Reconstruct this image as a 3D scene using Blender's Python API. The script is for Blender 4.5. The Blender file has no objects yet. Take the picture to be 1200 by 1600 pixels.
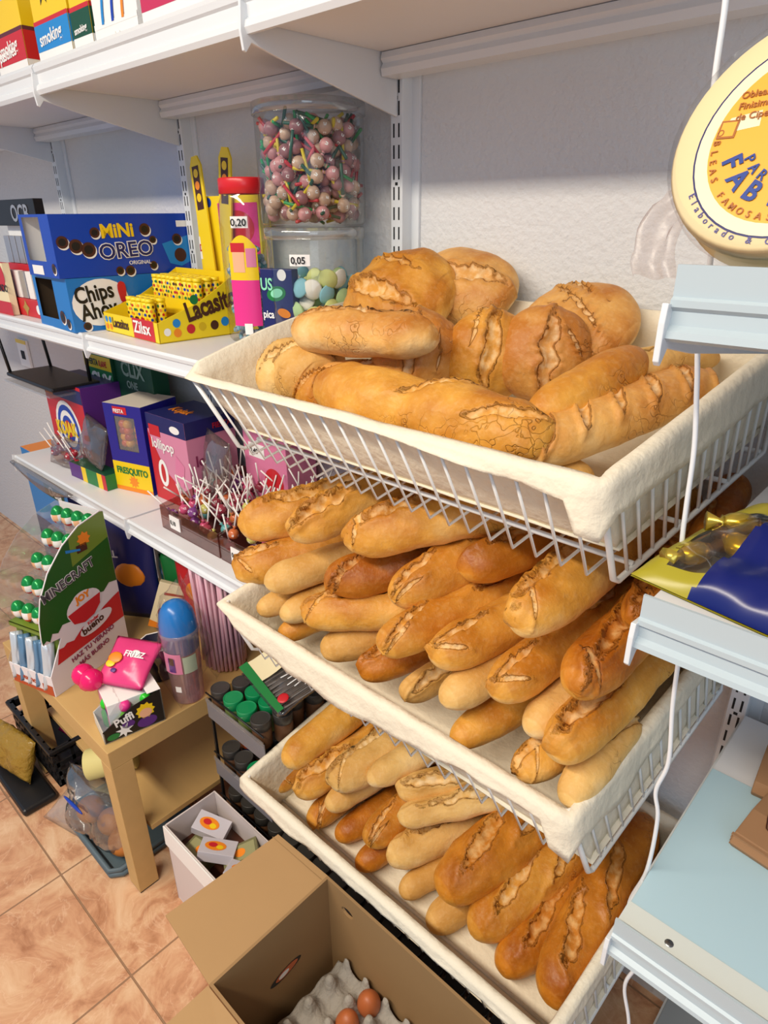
import bpy, bmesh, math, random
from mathutils import Vector, Matrix, Quaternion, noise
random.seed(7)
R = math.radians
S = bpy.context.scene
C = S.collection
# ------------------------------------------------------------------ camera
cam_data = bpy.data.cameras.new('camera')
cam = bpy.data.objects.new('camera', cam_data); C.objects.link(cam)
yaw, pitch, roll = -0.750445, -0.424786, -0.009422
fw = Vector((math.sin(yaw)*math.cos(pitch), math.cos(yaw)*math.cos(pitch), math.sin(pitch)))
rt = Vector((math.cos(yaw), -math.sin(yaw), 0)); up = rt.cross(fw)
rt2 = rt*math.cos(roll)+up*math.sin(roll); up2 = -rt*math.sin(roll)+up*math.cos(roll)
cam.matrix_world = Matrix(((rt2.x, up2.x, -fw.x, 0), (rt2.y, up2.y, -fw.y, 0), (rt2.z, up2.z, -fw.z, 1.509), (0, 0, 0, 1)))
cam_data.sensor_fit = 'VERTICAL'; cam_data.sensor_height = 24.0; cam_data.sensor_width = 18.0
cam_data.lens = 1027.05/1600*24.0
cam_data.clip_start = 0.02
S.camera = cam
# ------------------------------------------------------------------ world, lights, exposure
w = bpy.data.worlds.new('world'); S.world = w; w.use_nodes = True
w.node_tree.nodes['Background'].inputs[0].default_value = (0.58, 0.74, 1.0, 1)
w.node_tree.nodes['Background'].inputs[1].default_value = 0.50
S.view_settings.view_transform = 'Standard'; S.view_settings.look = 'None'
S.view_settings.exposure = 0.0; S.view_settings.gamma = 1.0; S.view_settings.use_curve_mapping = False
def area(name, loc, target, sx, sy, power, col):
    l = bpy.data.lights.new(name, 'AREA'); l.shape = 'RECTANGLE'; l.size = sx; l.size_y = sy
    l.energy = power; l.color = col
    o = bpy.data.objects.new(name, l); C.objects.link(o); o.location = loc
    o.rotation_euler = (Vector(target)-Vector(loc)).to_track_quat('-Z', 'Y').to_euler()
    return o
area('ceiling_lamp_light', (-0.9, -0.95, 2.62), (-0.9, -0.60, 0.0), 2.6, 0.22, 82, (1.0, 0.89, 0.74))
area('cool_fill_light', (1.6, -1.6, 1.9), (-0.6, 0.9, 1.3), 1.2, 1.6, 14, (0.72, 0.87, 1.0))  # added cool fill from the right behind the camera, no doorway stands there
# ------------------------------------------------------------------ materials
MATS = {}
def lin(c):
    if isinstance(c, str):
        c = [int(c[i:i+2], 16)/255 for i in (0, 2, 4)]
    return tuple((x/12.92 if x <= 0.04045 else ((x+0.055)/1.055)**2.4) for x in c)
def mat(name, col, rough=0.5, metal=0.0, spec=0.5, bump=None, var=None, coat=0.0, trans=None):
    """col is an sRGB hex; bump=(scale,strength,detail); var=(scale,amount)"""
    if name in MATS: return MATS[name]
    m = bpy.data.materials.new(name); m.use_nodes = True
    nt = m.node_tree; b = nt.nodes['Principled BSDF']
    c = lin(col)
    b.inputs['Base Color'].default_value = (*c, 1)
    b.inputs['Roughness'].default_value = rough; b.inputs['Metallic'].default_value = metal
    b.inputs['Specular IOR Level'].default_value = spec
    b.inputs['Coat Weight'].default_value = coat
    tc = nt.nodes.new('ShaderNodeTexCoord')
    if var:
        n = nt.nodes.new('ShaderNodeTexNoise'); n.inputs['Scale'].default_value = var[0]; n.inputs['Detail'].default_value = 5
        nt.links.new(tc.outputs['Object'], n.inputs['Vector'])
        mx = nt.nodes.new('ShaderNodeMix'); mx.data_type = 'RGBA'
        mx.inputs[6].default_value = tuple(x*(1-var[1]) for x in c)+(1,)
        mx.inputs[7].default_value = tuple(min(1, x*(1+var[1])) for x in c)+(1,)
        nt.links.new(n.outputs[0], mx.inputs[0]); nt.links.new(mx.outputs[2], b.inputs['Base Color'])
    if bump:
        n = nt.nodes.new('ShaderNodeTexNoise'); n.inputs['Scale'].default_value = bump[0]; n.inputs['Detail'].default_value = bump[2] if len(bump) > 2 else 3
        nt.links.new(tc.outputs['Object'], n.inputs['Vector'])
        bp = nt.nodes.new('ShaderNodeBump'); bp.inputs['Strength'].default_value = bump[1]; bp.inputs['Distance'].default_value = 0.01
        nt.links.new(n.outputs[0], bp.inputs['Height']); nt.links.new(bp.outputs[0], b.inputs['Normal'])
    MATS[name] = m; return m
def clear(name, tint='ffffff', gloss=0.25, base=0.04, rough=0.08, haze=0.0, hazecol='ffffff'):
    if name in MATS: return MATS[name]
    m = bpy.data.materials.new(name); m.use_nodes = True; nt = m.node_tree
    nt.nodes.remove(nt.nodes['Principled BSDF']); out = nt.nodes['Material Output']
    tr = nt.nodes.new('ShaderNodeBsdfTransparent'); tr.inputs[0].default_value = (*lin(tint), 1)
    gl = nt.nodes.new('ShaderNodeBsdfGlossy'); gl.inputs['Roughness'].default_value = rough
    fr = nt.nodes.new('ShaderNodeLayerWeight'); fr.inputs[0].default_value = 0.35
    mp = nt.nodes.new('ShaderNodeMapRange'); mp.inputs[3].default_value = base; mp.inputs[4].default_value = gloss+base
    nt.links.new(fr.outputs['Facing'], mp.inputs[0])
    mx = nt.nodes.new('ShaderNodeMixShader'); nt.links.new(mp.outputs[0], mx.inputs[0])
    src = tr
    if haze:
        df = nt.nodes.new('ShaderNodeBsdfDiffuse'); df.inputs[0].default_value = (*lin(hazecol), 1)
        m2 = nt.nodes.new('ShaderNodeMixShader'); m2.inputs[0].default_value = haze
        nt.links.new(tr.outputs[0], m2.inputs[1]); nt.links.new(df.outputs[0], m2.inputs[2]); src = m2
    nt.links.new(src.outputs[0], mx.inputs[1]); nt.links.new(gl.outputs[0], mx.inputs[2])
    nt.links.new(mx.outputs[0], out.inputs[0])
    MATS[name] = m; return m
# crust: baked colours that belong to the bread, driven by vertex attributes written with the shape
def crust(name, deep, gold, pale, cream, rough=0.5):
    m = bpy.data.materials.new(name); m.use_nodes = True; nt = m.node_tree; L = nt.links.new
    b = nt.nodes['Principled BSDF']; b.inputs['Roughness'].default_value = rough; b.inputs['Specular IOR Level'].default_value = 0.35
    tc = nt.nodes.new('ShaderNodeTexCoord')
    def attr(n):
        a = nt.nodes.new('ShaderNodeAttribute'); a.attribute_name = n; return a.outputs['Fac']
    def math_(op, a, bb=None, clampit=False):
        n = nt.nodes.new('ShaderNodeMath'); n.operation = op; n.use_clamp = clampit
        for i, v in enumerate((a, bb)):
            if v is None: continue
            if isinstance(v, (int, float)): n.inputs[i].default_value = v
            else: L(v, n.inputs[i])
        return n.outputs[0]
    def mix(f, a, bb):
        n = nt.nodes.new('ShaderNodeMix'); n.data_type = 'RGBA'
        if isinstance(f, (int, float)): n.inputs[0].default_value = f
        else: L(f, n.inputs[0])
        for i, v in ((6, a), (7, bb)):
            if isinstance(v, tuple): n.inputs[i].default_value = v
            else: L(v, n.inputs[i])
        return n.outputs[2]
    no = nt.nodes.new('ShaderNodeTexNoise'); no.inputs['Scale'].default_value = 17; no.inputs['Detail'].default_value = 6; L(tc.outputs['Object'], no.inputs['Vector'])
    nf = nt.nodes.new('ShaderNodeTexNoise'); nf.inputs['Scale'].default_value = 160; nf.inputs['Detail'].default_value = 3; L(tc.outputs['Object'], nf.inputs['Vector'])
    oi = nt.nodes.new('ShaderNodeObjectInfo')
    top = attr('baked')
    nj = nt.nodes.new('ShaderNodeTexNoise'); nj.inputs['Scale'].default_value = 70; nj.inputs['Detail'].default_value = 4; L(tc.outputs['Object'], nj.inputs['Vector'])
    cm = math_('ADD', attr('cutd'), math_('MULTIPLY', math_('SUBTRACT', nj.outputs[0], 0.5), 0.75))
    def ramp_(src, a, b_, c=1.0, d=0.0):
        n = nt.nodes.new('ShaderNodeMapRange'); n.interpolation_type = 'SMOOTHSTEP'; L(src, n.inputs[0]); n.inputs[1].default_value = a; n.inputs[2].default_value = b_; n.inputs[3].default_value = c; n.inputs[4].default_value = d; return n.outputs[0]
    cut = ramp_(cm, 0.55, 1.0)
    edge = math_('MULTIPLY', ramp_(cm, 0.86, 0.97, 0, 1), ramp_(cm, 0.99, 1.12))
    f = math_('ADD', math_('MULTIPLY', no.outputs[0], 1.3), math_('MULTIPLY', top, 0.55))
    f = math_('ADD', f, math_('MULTIPLY', oi.outputs['Random'], 0.30))
    f = math_('SUBTRACT', f, 0.62)
    cr = nt.nodes.new('ShaderNodeValToRGB'); L(f, cr.inputs[0])
    e = cr.color_ramp.elements; e[0].position = 0.08; e[0].color = (*lin(pale), 1); e[1].position = 0.92; e[1].color = (*lin(deep), 1)
    k = cr.color_ramp.elements.new(0.48); k.color = (*lin(gold), 1)
    fl = nt.nodes.new('ShaderNodeMapRange'); L(nf.outputs[0], fl.inputs[0]); fl.inputs[1].default_value = 0.50; fl.inputs[2].default_value = 0.85; fl.inputs[4].default_value = 0.16
    col = mix(fl.outputs[0], cr.outputs[0], (*lin(cream), 1))
    # thin crackle lines, only in patches
    wn = nt.nodes.new('ShaderNodeTexNoise'); wn.inputs['Scale'].default_value = 30; L(tc.outputs['Object'], wn.inputs['Vector'])
    wv = nt.nodes.new('ShaderNodeMix'); wv.data_type = 'RGBA'; wv.inputs[0].default_value = 0.09
    L(tc.outputs['Object'], wv.inputs[6]); L(wn.outputs['Color'], wv.inputs[7])
    vo = nt.nodes.new('ShaderNodeTexVoronoi'); vo.feature = 'DISTANCE_TO_EDGE'; vo.inputs['Scale'].default_value = 34; L(wv.outputs[2], vo.inputs['Vector'])
    ln = nt.nodes.new('ShaderNodeMapRange'); L(vo.outputs['Distance'], ln.inputs[0]); ln.inputs[1].default_value = 0.0; ln.inputs[2].default_value = 0.03; ln.inputs[3].default_value = 1; ln.inputs[4].default_value = 0
    pm = nt.nodes.new('ShaderNodeTexNoise'); pm.inputs['Scale'].default_value = 9; L(tc.outputs['Object'], pm.inputs['Vector'])
    pr = nt.nodes.new('ShaderNodeMapRange'); L(pm.outputs[0], pr.inputs[0]); pr.inputs[1].default_value = 0.56; pr.inputs[2].default_value = 0.66
    crk = math_('MULTIPLY', ln.outputs[0], pr.outputs[0])
    col = mix(math_('MULTIPLY', crk, 0.18), col, (*lin('9a6228'), 1))
    sh = math_('MULTIPLY', ramp_(cm, 1.05, 1.9), 0.30)
    col = mix(sh, col, (*lin(deep), 1))
    cc = mix(ramp_(nj.outputs[0], 0.35, 0.65, 0, 1), (*lin(cream), 1), (*lin(gold), 1))
    col = mix(math_('MULTIPLY', cut, 0.55), col, cc)
    col = mix(math_('MULTIPLY', edge, 0.5), col, (*lin('85501c'), 1))
    L(col, b.inputs['Base Color'])
    h = math_('SUBTRACT', math_('MULTIPLY', nf.outputs[0], 0.25), math_('MULTIPLY', crk, 0.6))
    h = math_('ADD', h, math_('MULTIPLY', no.outputs[0], 0.9))
    h = math_('SUBTRACT', h, math_('MULTIPLY', edge, 0.9)); h = math_('ADD', h, math_('MULTIPLY', nj.outputs[0], 0.45))
    bp = nt.nodes.new('ShaderNodeBump'); bp.inputs['Strength'].default_value = 0.7; bp.inputs['Distance'].default_value = 0.004; L(h, bp.inputs['Height']); L(bp.outputs[0], b.inputs['Normal'])
    L(math_('ADD', math_('MULTIPLY', cut, 0.3), rough), b.inputs['Roughness'])
    return m
CR_GOLD = crust('crust_golden', 'b8721e', 'dfa242', 'efc67c', 'f6dca6')
CR_PALE = crust('crust_pale', 'c89448', 'e4b86e', 'f0d29a', 'f7e3b8', 0.58)
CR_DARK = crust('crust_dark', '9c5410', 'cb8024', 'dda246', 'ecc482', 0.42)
CR_BUN = crust('crust_bun', 'ba742a', 'dfa95c', 'f1d196', 'f9e5b8', 0.5)
white_metal = mat('white_enamel', 'dfe3e6', 0.32)
white_wire = mat('white_plastic_coated_wire', 'e6e8e6', 0.3)
shelf_white = mat('shelf_white', 'e0e1e4', 0.42)
linen = mat('cream_cotton', 'e9dfc8', 0.9, bump=(60, 0.35, 4), var=(5, 0.05))
dark = mat('dark_slot', '14161a', 0.7)
black = mat('black_plastic', '141416', 0.4)
grey = mat('grey_plastic_strip', '77757a', 0.45)
paperw = mat('white_paper', 'f0eeea', 0.6)
P_red = mat('print_red', 'c8202a', 0.4); P_blue = mat('print_blue', '0d3fae', 0.35); P_lblue = mat('print_light_blue', '1f86cf', 0.35)
P_yel = mat('print_yellow', 'f2cc14', 0.38); P_white = mat('print_white', 'f4f2ee', 0.4); P_black = mat('print_black', '17130f', 0.4)
P_green = mat('print_green', '1d7a3a', 0.4); P_pink = mat('print_pink', 'e8328c', 0.4); P_orange = mat('print_orange', 'f08a1c', 0.4)
P_navy = mat('print_navy', '1c2160', 0.4); P_purple = mat('print_purple', '5a2a7c', 0.4); P_brown = mat('print_brown', '4a2412', 0.45)
P_rose = mat('print_rose', 'dd7fa4', 0.4); P_dgreen = mat('print_dark_green', '0f4a30', 0.4); P_cream = mat('print_cream', 'f0e2b8', 0.5)
clear_pl = clear('clear_plastic')
clear_film = clear('clear_film', 'fbfbfb', 0.35, 0.05, 0.12, haze=0.07)
# ------------------------------------------------------------------ mesh helpers
class MB:
    def __init__(s): s.v = []; s.f = []; s.mi = []; s.sm = []; s.attr = None
    def add(s, vs, fs, m=0, smooth=False, M=None):
        o = len(s.v)
        s.v += [tuple(M @ Vector(p)) if M else tuple(p) for p in vs]
        s.f += [tuple(i+o for i in f) for f in fs]; s.mi += [m]*len(fs); s.sm += [smooth]*len(fs); return s
    def box(s, a, b, m=0, M=None):
        (x0, y0, z0), (x1, y1, z1) = a, b
        vs = [(x0,y0,z0),(x1,y0,z0),(x1,y1,z0),(x0,y1,z0),(x0,y0,z1),(x1,y0,z1),(x1,y1,z1),(x0,y1,z1)]
        return s.add(vs, [(0,3,2,1),(4,5,6,7),(0,1,5,4),(1,2,6,5),(2,3,7,6),(3,0,4,7)], m, False, M)
    def quad(s, a, b, c, d, m=0): return s.add([a,b,c,d], [(0,1,2,3)], m)
    def poly(s, pts, m=0): return s.add(pts, [tuple(range(len(pts)))], m)
    def tube(s, path, r, seg=8, m=0, closed=False, cap=True):
        path = [Vector(p) for p in path]; n = len(path); rings = []
        prev = None
        for i, p in enumerate(path):
            if closed: d = path[(i+1) % n]-path[i-1]
            else: d = path[min(i+1, n-1)]-path[max(i-1, 0)]
            d.normalize()
            if prev is None:
                a = Vector((0, 0, 1)) if abs(d.z) < 0.9 else Vector((1, 0, 0)); u = d.cross(a).normalized()
            else: u = (prev-d*prev.dot(d)).normalized()
            prev = u; v = d.cross(u)
            rr = r[i] if isinstance(r, (list, tuple)) else r
            rings.append([p+u*math.cos(t)*rr+v*math.sin(t)*rr for t in [2*math.pi*k/seg for k in range(seg)]])
        vs = [q for rg in rings for q in rg]; fs = []
        for i in range(n if closed else n-1):
            for k in range(seg):
                a = i*seg+k; b = i*seg+(k+1) % seg; c = ((i+1) % n)*seg+(k+1) % seg; d2 = ((i+1) % n)*seg+k
                fs.append((a, b, c, d2))
        if cap and not closed: fs += [tuple(range(seg))[::-1], tuple((n-1)*seg+k for k in range(seg))]
        return s.add(vs, fs, m, True)
    def lathe(s, prof, seg=24, m=0, M=None, sy=1.0):
        vs = []; fs = []
        for (r, z) in prof:
            for k in range(seg):
                t = 2*math.pi*k/seg; vs.append((r*math.cos(t), r*sy*math.sin(t), z))
        for i in range(len(prof)-1):
            for k in range(seg):
                fs.append((i*seg+k, i*seg+(k+1) % seg, (i+1)*seg+(k+1) % seg, (i+1)*seg+k))
        return s.add(vs, fs, m, True, M)
    def prism(s, pts, axis, a, b, m=0, M=None):
        """2D polygon pts extruded along axis from a to b; pts are the other two coordinates in order"""
        def mk(p, t):
            return {'x': (t, p[0], p[1]), 'y': (p[0], t, p[1]), 'z': (p[0], p[1], t)}[axis]
        n = len(pts); vs = [mk(p, a) for p in pts]+[mk(p, b) for p in pts]
        fs = [tuple(range(n))[::-1], tuple(range(n, 2*n))]+[(i, (i+1) % n, (i+1) % n+n, i+n) for i in range(n)]
        return s.add(vs, fs, m, False, M)
    def grid(s, fn, nu, nv, m=0, smooth=True):
        vs = [fn(i/nu, j/nv) for i in range(nu+1) for j in range(nv+1)]
        fs = [(i*(nv+1)+j, (i+1)*(nv+1)+j, (i+1)*(nv+1)+j+1, i*(nv+1)+j+1) for i in range(nu) for j in range(nv)]
        return s.add(vs, fs, m, smooth)
    def ball(s, c, r, seg=12, rings=8, m=0, sc=(1,1,1)):
        vs = []; fs = []
        for i in range(rings+1):
            ph = math.pi*i/rings
            for k in range(seg):
                t = 2*math.pi*k/seg
                vs.append((c[0]+r*sc[0]*math.sin(ph)*math.cos(t), c[1]+r*sc[1]*math.sin(ph)*math.sin(t), c[2]+r*sc[2]*math.cos(ph)))
        for i in range(rings):
            for k in range(seg):
                fs.append((i*seg+k, (i+1)*seg+k, (i+1)*seg+(k+1) % seg, i*seg+(k+1) % seg))
        return s.add(vs, fs, m, True)
    def mesh(s, name, mats):
        me = bpy.data.meshes.new(name); me.from_pydata(s.v, [], s.f)
        for m in (mats if isinstance(mats, (list, tuple)) else [mats]): me.materials.append(m)
        me.polygons.foreach_set('material_index', s.mi); me.polygons.foreach_set('use_smooth', s.sm)
        if s.attr:
            for k, vals in s.attr.items():
                a = me.attributes.new(k, 'FLOAT', 'POINT'); a.data.foreach_set('value', vals)
        me.update(); return me
def fixn(me):
    bm = bmesh.new(); bm.from_mesh(me); bmesh.ops.remove_doubles(bm, verts=bm.verts, dist=1e-6)
    bmesh.ops.recalc_face_normals(bm, faces=bm.faces); bm.to_mesh(me); bm.free()
def obj(name, mb, mats, parent=None, bevel=None, solid=None, fix=True, subsurf=0):
    me = mb.mesh(name, mats) if isinstance(mb, MB) else mb
    if fix and not (isinstance(mb, MB) and mb.attr): fixn(me)
    o = bpy.data.objects.new(name, me); C.objects.link(o)
    if parent: o.parent = parent
    if solid:
        md = o.modifiers.new('solid', 'SOLIDIFY'); md.thickness = solid; md.offset = 0
    if bevel:
        md = o.modifiers.new('bevel', 'BEVEL'); md.width = bevel; md.segments = 2; md.limit_method = 'ANGLE'; md.angle_limit = R(40)
    if subsurf:
        md = o.modifiers.new('sub', 'SUBSURF'); md.levels = subsurf; md.render_levels = subsurf
    return o
def tag(o, label, cat, group=None, kind=None):
    if label: o['label'] = label
    if cat: o['category'] = cat
    if group: o['group'] = group
    if kind: o['kind'] = kind
    return o
def thing(name, label, cat, loc=(0,0,0), rz=0.0, group=None, rot=None):
    o = bpy.data.objects.new(name, None); C.objects.link(o); o.empty_display_size = 0.02
    o.location = loc; o.rotation_euler = rot if rot else (0, 0, rz)
    return tag(o, label, cat, group)
def struct(name, mb, m, **k):
    o = obj(name, mb, m, **k); o['kind'] = 'structure'; return o
def copy_tree(o, parent=None):
    c = o.copy(); C.objects.link(c)
    if parent: c.parent = parent
    for ch in list(o.children): copy_tree(ch, c)
    return c
# frames on flat faces: F(origin, u, v) -> matrix with x=u, y=v, z=normal
def frame(o, u, v):
    u = Vector(u).normalized(); v = Vector(v).normalized(); n = u.cross(v)
    return Matrix(((u.x, v.x, n.x, o[0]), (u.y, v.y, n.y, o[1]), (u.z, v.z, n.z, o[2]), (0, 0, 0, 1)))
def text(s, size, m, M, x=0, y=0, bold=0.0, sx=1.0, shear=0.0, rot=0.0, lift=0.0012, parent=None, name='lettering', align='LEFT'):
    cu = bpy.data.curves.new('t', 'FONT'); cu.body = s; cu.size = size; cu.offset = bold*size; cu.shear = shear
    cu.align_x = align; cu.align_y = 'BOTTOM_BASELINE'; cu.resolution_u = 3; cu.extrude = 0.0002
    t = bpy.data.objects.new('t', cu); C.objects.link(t); bpy.context.view_layer.update()
    me = bpy.data.meshes.new_from_object(t.evaluated_get(bpy.context.evaluated_depsgraph_get()))
    bpy.data.objects.remove(t); bpy.data.curves.remove(cu)
    me.name = name; me.materials.clear(); me.materials.append(m)
    me.transform(M @ Matrix.Translation((x, y, lift)) @ Matrix.Rotation(rot, 4, 'Z') @ Matrix.Diagonal((sx, 1, 1, 1)))
    o = bpy.data.objects.new(name, me); C.objects.link(o)
    if parent: o.parent = parent
    return o
def arc_text(s, size, m, M, cx, cy, rad, a0, step, parent, name='lettering', bold=0.01, lift=0.0012):
    bm = bmesh.new()
    for i, ch in enumerate(s):
        if ch == ' ': continue
        a = a0+step*i
        o = text(ch, size, m, M, cx+rad*math.cos(a), cy+rad*math.sin(a), bold=bold, rot=a+math.pi/2, lift=lift, align='CENTER')
        bm.from_mesh(o.data); bpy.data.objects.remove(o)
    me = bpy.data.meshes.new(name); bm.to_mesh(me); bm.free(); me.materials.append(m)
    o = bpy.data.objects.new(name, me); C.objects.link(o); o.parent = parent; return o
def decal(name, polys, mats, M, parent, lift=0.0006, step=0.0003):
    """polys: list of (material index, [(u,v)...], level)"""
    mb = MB()
    for it in polys:
        mi, pts = it[0], it[1]; lv = it[2] if len(it) > 2 else 0
        z = lift+lv*step
        mb.poly([tuple(M @ Vector((p[0], p[1], z))) for p in pts], mi)
    return obj(name, mb, mats, parent, fix=False)
def rect(u0, v0, u1, v1): return [(u0, v0), (u1, v0), (u1, v1), (u0, v1)]
def disc(cx, cy, rx, ry=None, n=24, rot=0.0):
    ry = ry or rx
    return [(cx+rx*math.cos(t)*math.cos(rot)-ry*math.sin(t)*math.sin(rot), cy+rx*math.cos(t)*math.sin(rot)+ry*math.sin(t)*math.cos(rot)) for t in [2*math.pi*k/n for k in range(n)]]
def star(cx, cy, ro, ri, n, rot=0.0):
    return [(cx+(ro if k % 2 == 0 else ri)*math.cos(rot+math.pi*k/n), cy+(ro if k % 2 == 0 else ri)*math.sin(rot+math.pi*k/n)) for k in range(2*n)]
# ------------------------------------------------------------------ the room
def wall_mat():
    m = mat('stucco_wall', 'dadada', 0.85); nt = m.node_tree; L = nt.links.new; b = nt.nodes['Principled BSDF']
    tc = nt.nodes.new('ShaderNodeTexCoord'); n = nt.nodes.new('ShaderNodeTexNoise'); n.inputs['Scale'].default_value = 95; n.inputs['Detail'].default_value = 3
    L(tc.outputs['Object'], n.inputs['Vector']); bp = nt.nodes.new('ShaderNodeBump'); bp.inputs['Strength'].default_value = 0.55; bp.inputs['Distance'].default_value = 0.006
    L(n.outputs[0], bp.inputs['Height']); L(bp.outputs[0], b.inputs['Normal']); return m
def tile_mat():
    m = mat('marbled_floor_tile', 'd8b088', 0.35); nt = m.node_tree; L = nt.links.new; b = nt.nodes['Principled BSDF']
    tc = nt.nodes.new('ShaderNodeTexCoord'); mp = nt.nodes.new('ShaderNodeMapping'); L(tc.outputs['Object'], mp.inputs[0])
    mp.inputs['Location'].default_value = (1.376, -0.27, 0)
    br = nt.nodes.new('ShaderNodeTexBrick'); br.offset = 0; br.inputs['Scale'].default_value = 1; br.inputs['Brick Width'].default_value = 0.357; br.inputs['Row Height'].default_value = 0.357
    br.inputs['Mortar Size'].default_value = 0.0022; br.inputs['Mortar Smooth'].default_value = 0.2; L(mp.outputs[0], br.inputs[0])
    n = nt.nodes.new('ShaderNodeTexNoise'); n.inputs['Scale'].default_value = 9; n.inputs['Detail'].default_value = 8; n.inputs['Roughness'].default_value = 0.65; n.inputs['Distortion'].default_value = 1.2; L(tc.outputs['Object'], n.inputs['Vector'])
    cr = nt.nodes.new('ShaderNodeValToRGB'); L(n.outputs[0], cr.inputs[0]); e = cr.color_ramp.elements
    e[0].position = 0.30; e[0].color = (*lin('a8714e'), 1); e[1].position = 0.72; e[1].color = (*lin('e8c49e'), 1)
    k = e.new(0.45); k.color = (*lin('cf9a74'), 1); k = e.new(0.56); k.color = (*lin('dcb088'), 1)
    v = nt.nodes.new('ShaderNodeTexNoise'); v.inputs['Scale'].default_value = 5; v.inputs['Detail'].default_value = 6; v.inputs['Distortion'].default_value = 3; L(tc.outputs['Object'], v.inputs['Vector'])
    vr = nt.nodes.new('ShaderNodeValToRGB'); L(v.outputs[0], vr.inputs[0]); q = vr.color_ramp.elements
    q[0].position = 0.485; q[0].color = (0,0,0,1); q[1].position = 0.515; q[1].color = (0,0,0,1); k = q.new(0.5); k.color = (1,1,1,1)
    ms = nt.nodes.new('ShaderNodeMath'); ms.operation = 'MULTIPLY'; ms.inputs[1].default_value = 0.35; L(vr.outputs[0], ms.inputs[0])
    m1 = nt.nodes.new('ShaderNodeMix'); m1.data_type = 'RGBA'; L(ms.outputs[0], m1.inputs[0]); L(cr.outputs[0], m1.inputs[6]); m1.inputs[7].default_value = (*lin('f0cba8'), 1)
    m2 = nt.nodes.new('ShaderNodeMix'); m2.data_type = 'RGBA'; L(br.outputs['Fac'], m2.inputs[0]); L(m1.outputs[2], m2.inputs[6]); m2.inputs[7].default_value = (*lin('9c785a'), 1)
    L(m2.outputs[2], b.inputs['Base Color'])
    bp = nt.nodes.new('ShaderNodeBump'); bp.invert = True; bp.inputs['Distance'].default_value = 0.003; L(br.outputs['Fac'], bp.inputs['Height']); L(bp.outputs[0], b.inputs['Normal'])
    return m
struct('wall_back', MB().box((-6, 1.0, -0.02), (3.0, 1.12, 3.0)), wall_mat())
struct('floor', MB().box((-6, -3.5, -0.05), (3.0, 1.0, 0)), tile_mat())
struct('ceiling', MB().box((-3.6, -1.6, 3.0), (2.4, 1.12, 3.05)), mat('ceiling_white', 'e6e4e0', 0.9))
# wall socket
sk = thing('wall_socket', 'white wall socket with a dark hole on the wall at far left under the shelf', 'socket', (-2.93, 1.0, 1.01))
obj('plate', MB().box((-0.05, -0.012, -0.06), (0.05, -0.0005, 0.05)), P_white, sk, bevel=0.003)
obj('label_strip', MB().box((-0.05, -0.0135, 0.035), (0.05, -0.0125, 0.05)), P_yel, sk)
obj('socket_hole', MB().box((-0.018, -0.0135, -0.028), (0.018, -0.0125, 0.006)), dark, sk)
# ------------------------------------------------------------------ slotted uprights
def upright(x, z0, z1, label):
    t = thing('slotted_upright', label, 'shelf upright', (x, 1.0, z0), group='slotted uprights on the wall')
    h = z1-z0
    b = MB(); b.box((-0.0135, -0.032, 0), (0.0135, 0, h)); b.box((-0.02, -0.006, 0), (0.03, 0, h))
    obj('rail', b, white_metal, t, bevel=0.0012)
    s = MB(); z = 0.03; k = 0
    while z < h-0.03:
        for dx in (-0.0058, 0.0058): s.box((dx-0.0016, -0.0324, z), (dx+0.0016, -0.0316, z+0.021))
        if k % 4 == 1: s.box((-0.003, -0.0324, z+0.0235), (0.003, -0.0316, z+0.0285))
        z += 0.0325; k += 1
    obj('slots', s, dark, t)
upright(-2.25, 0.3, 2.4, 'white slotted upright at far left of the wall')
upright(-1.548, 0.3, 2.4, 'white slotted upright behind the blue biscuit boxes')
upright(-0.865, 0.3, 2.4, 'white slotted upright to the right of the lollipop jar')
upright(-0.150, 0.05, 2.4, 'white slotted upright between wire baskets and right shelves')
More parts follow.
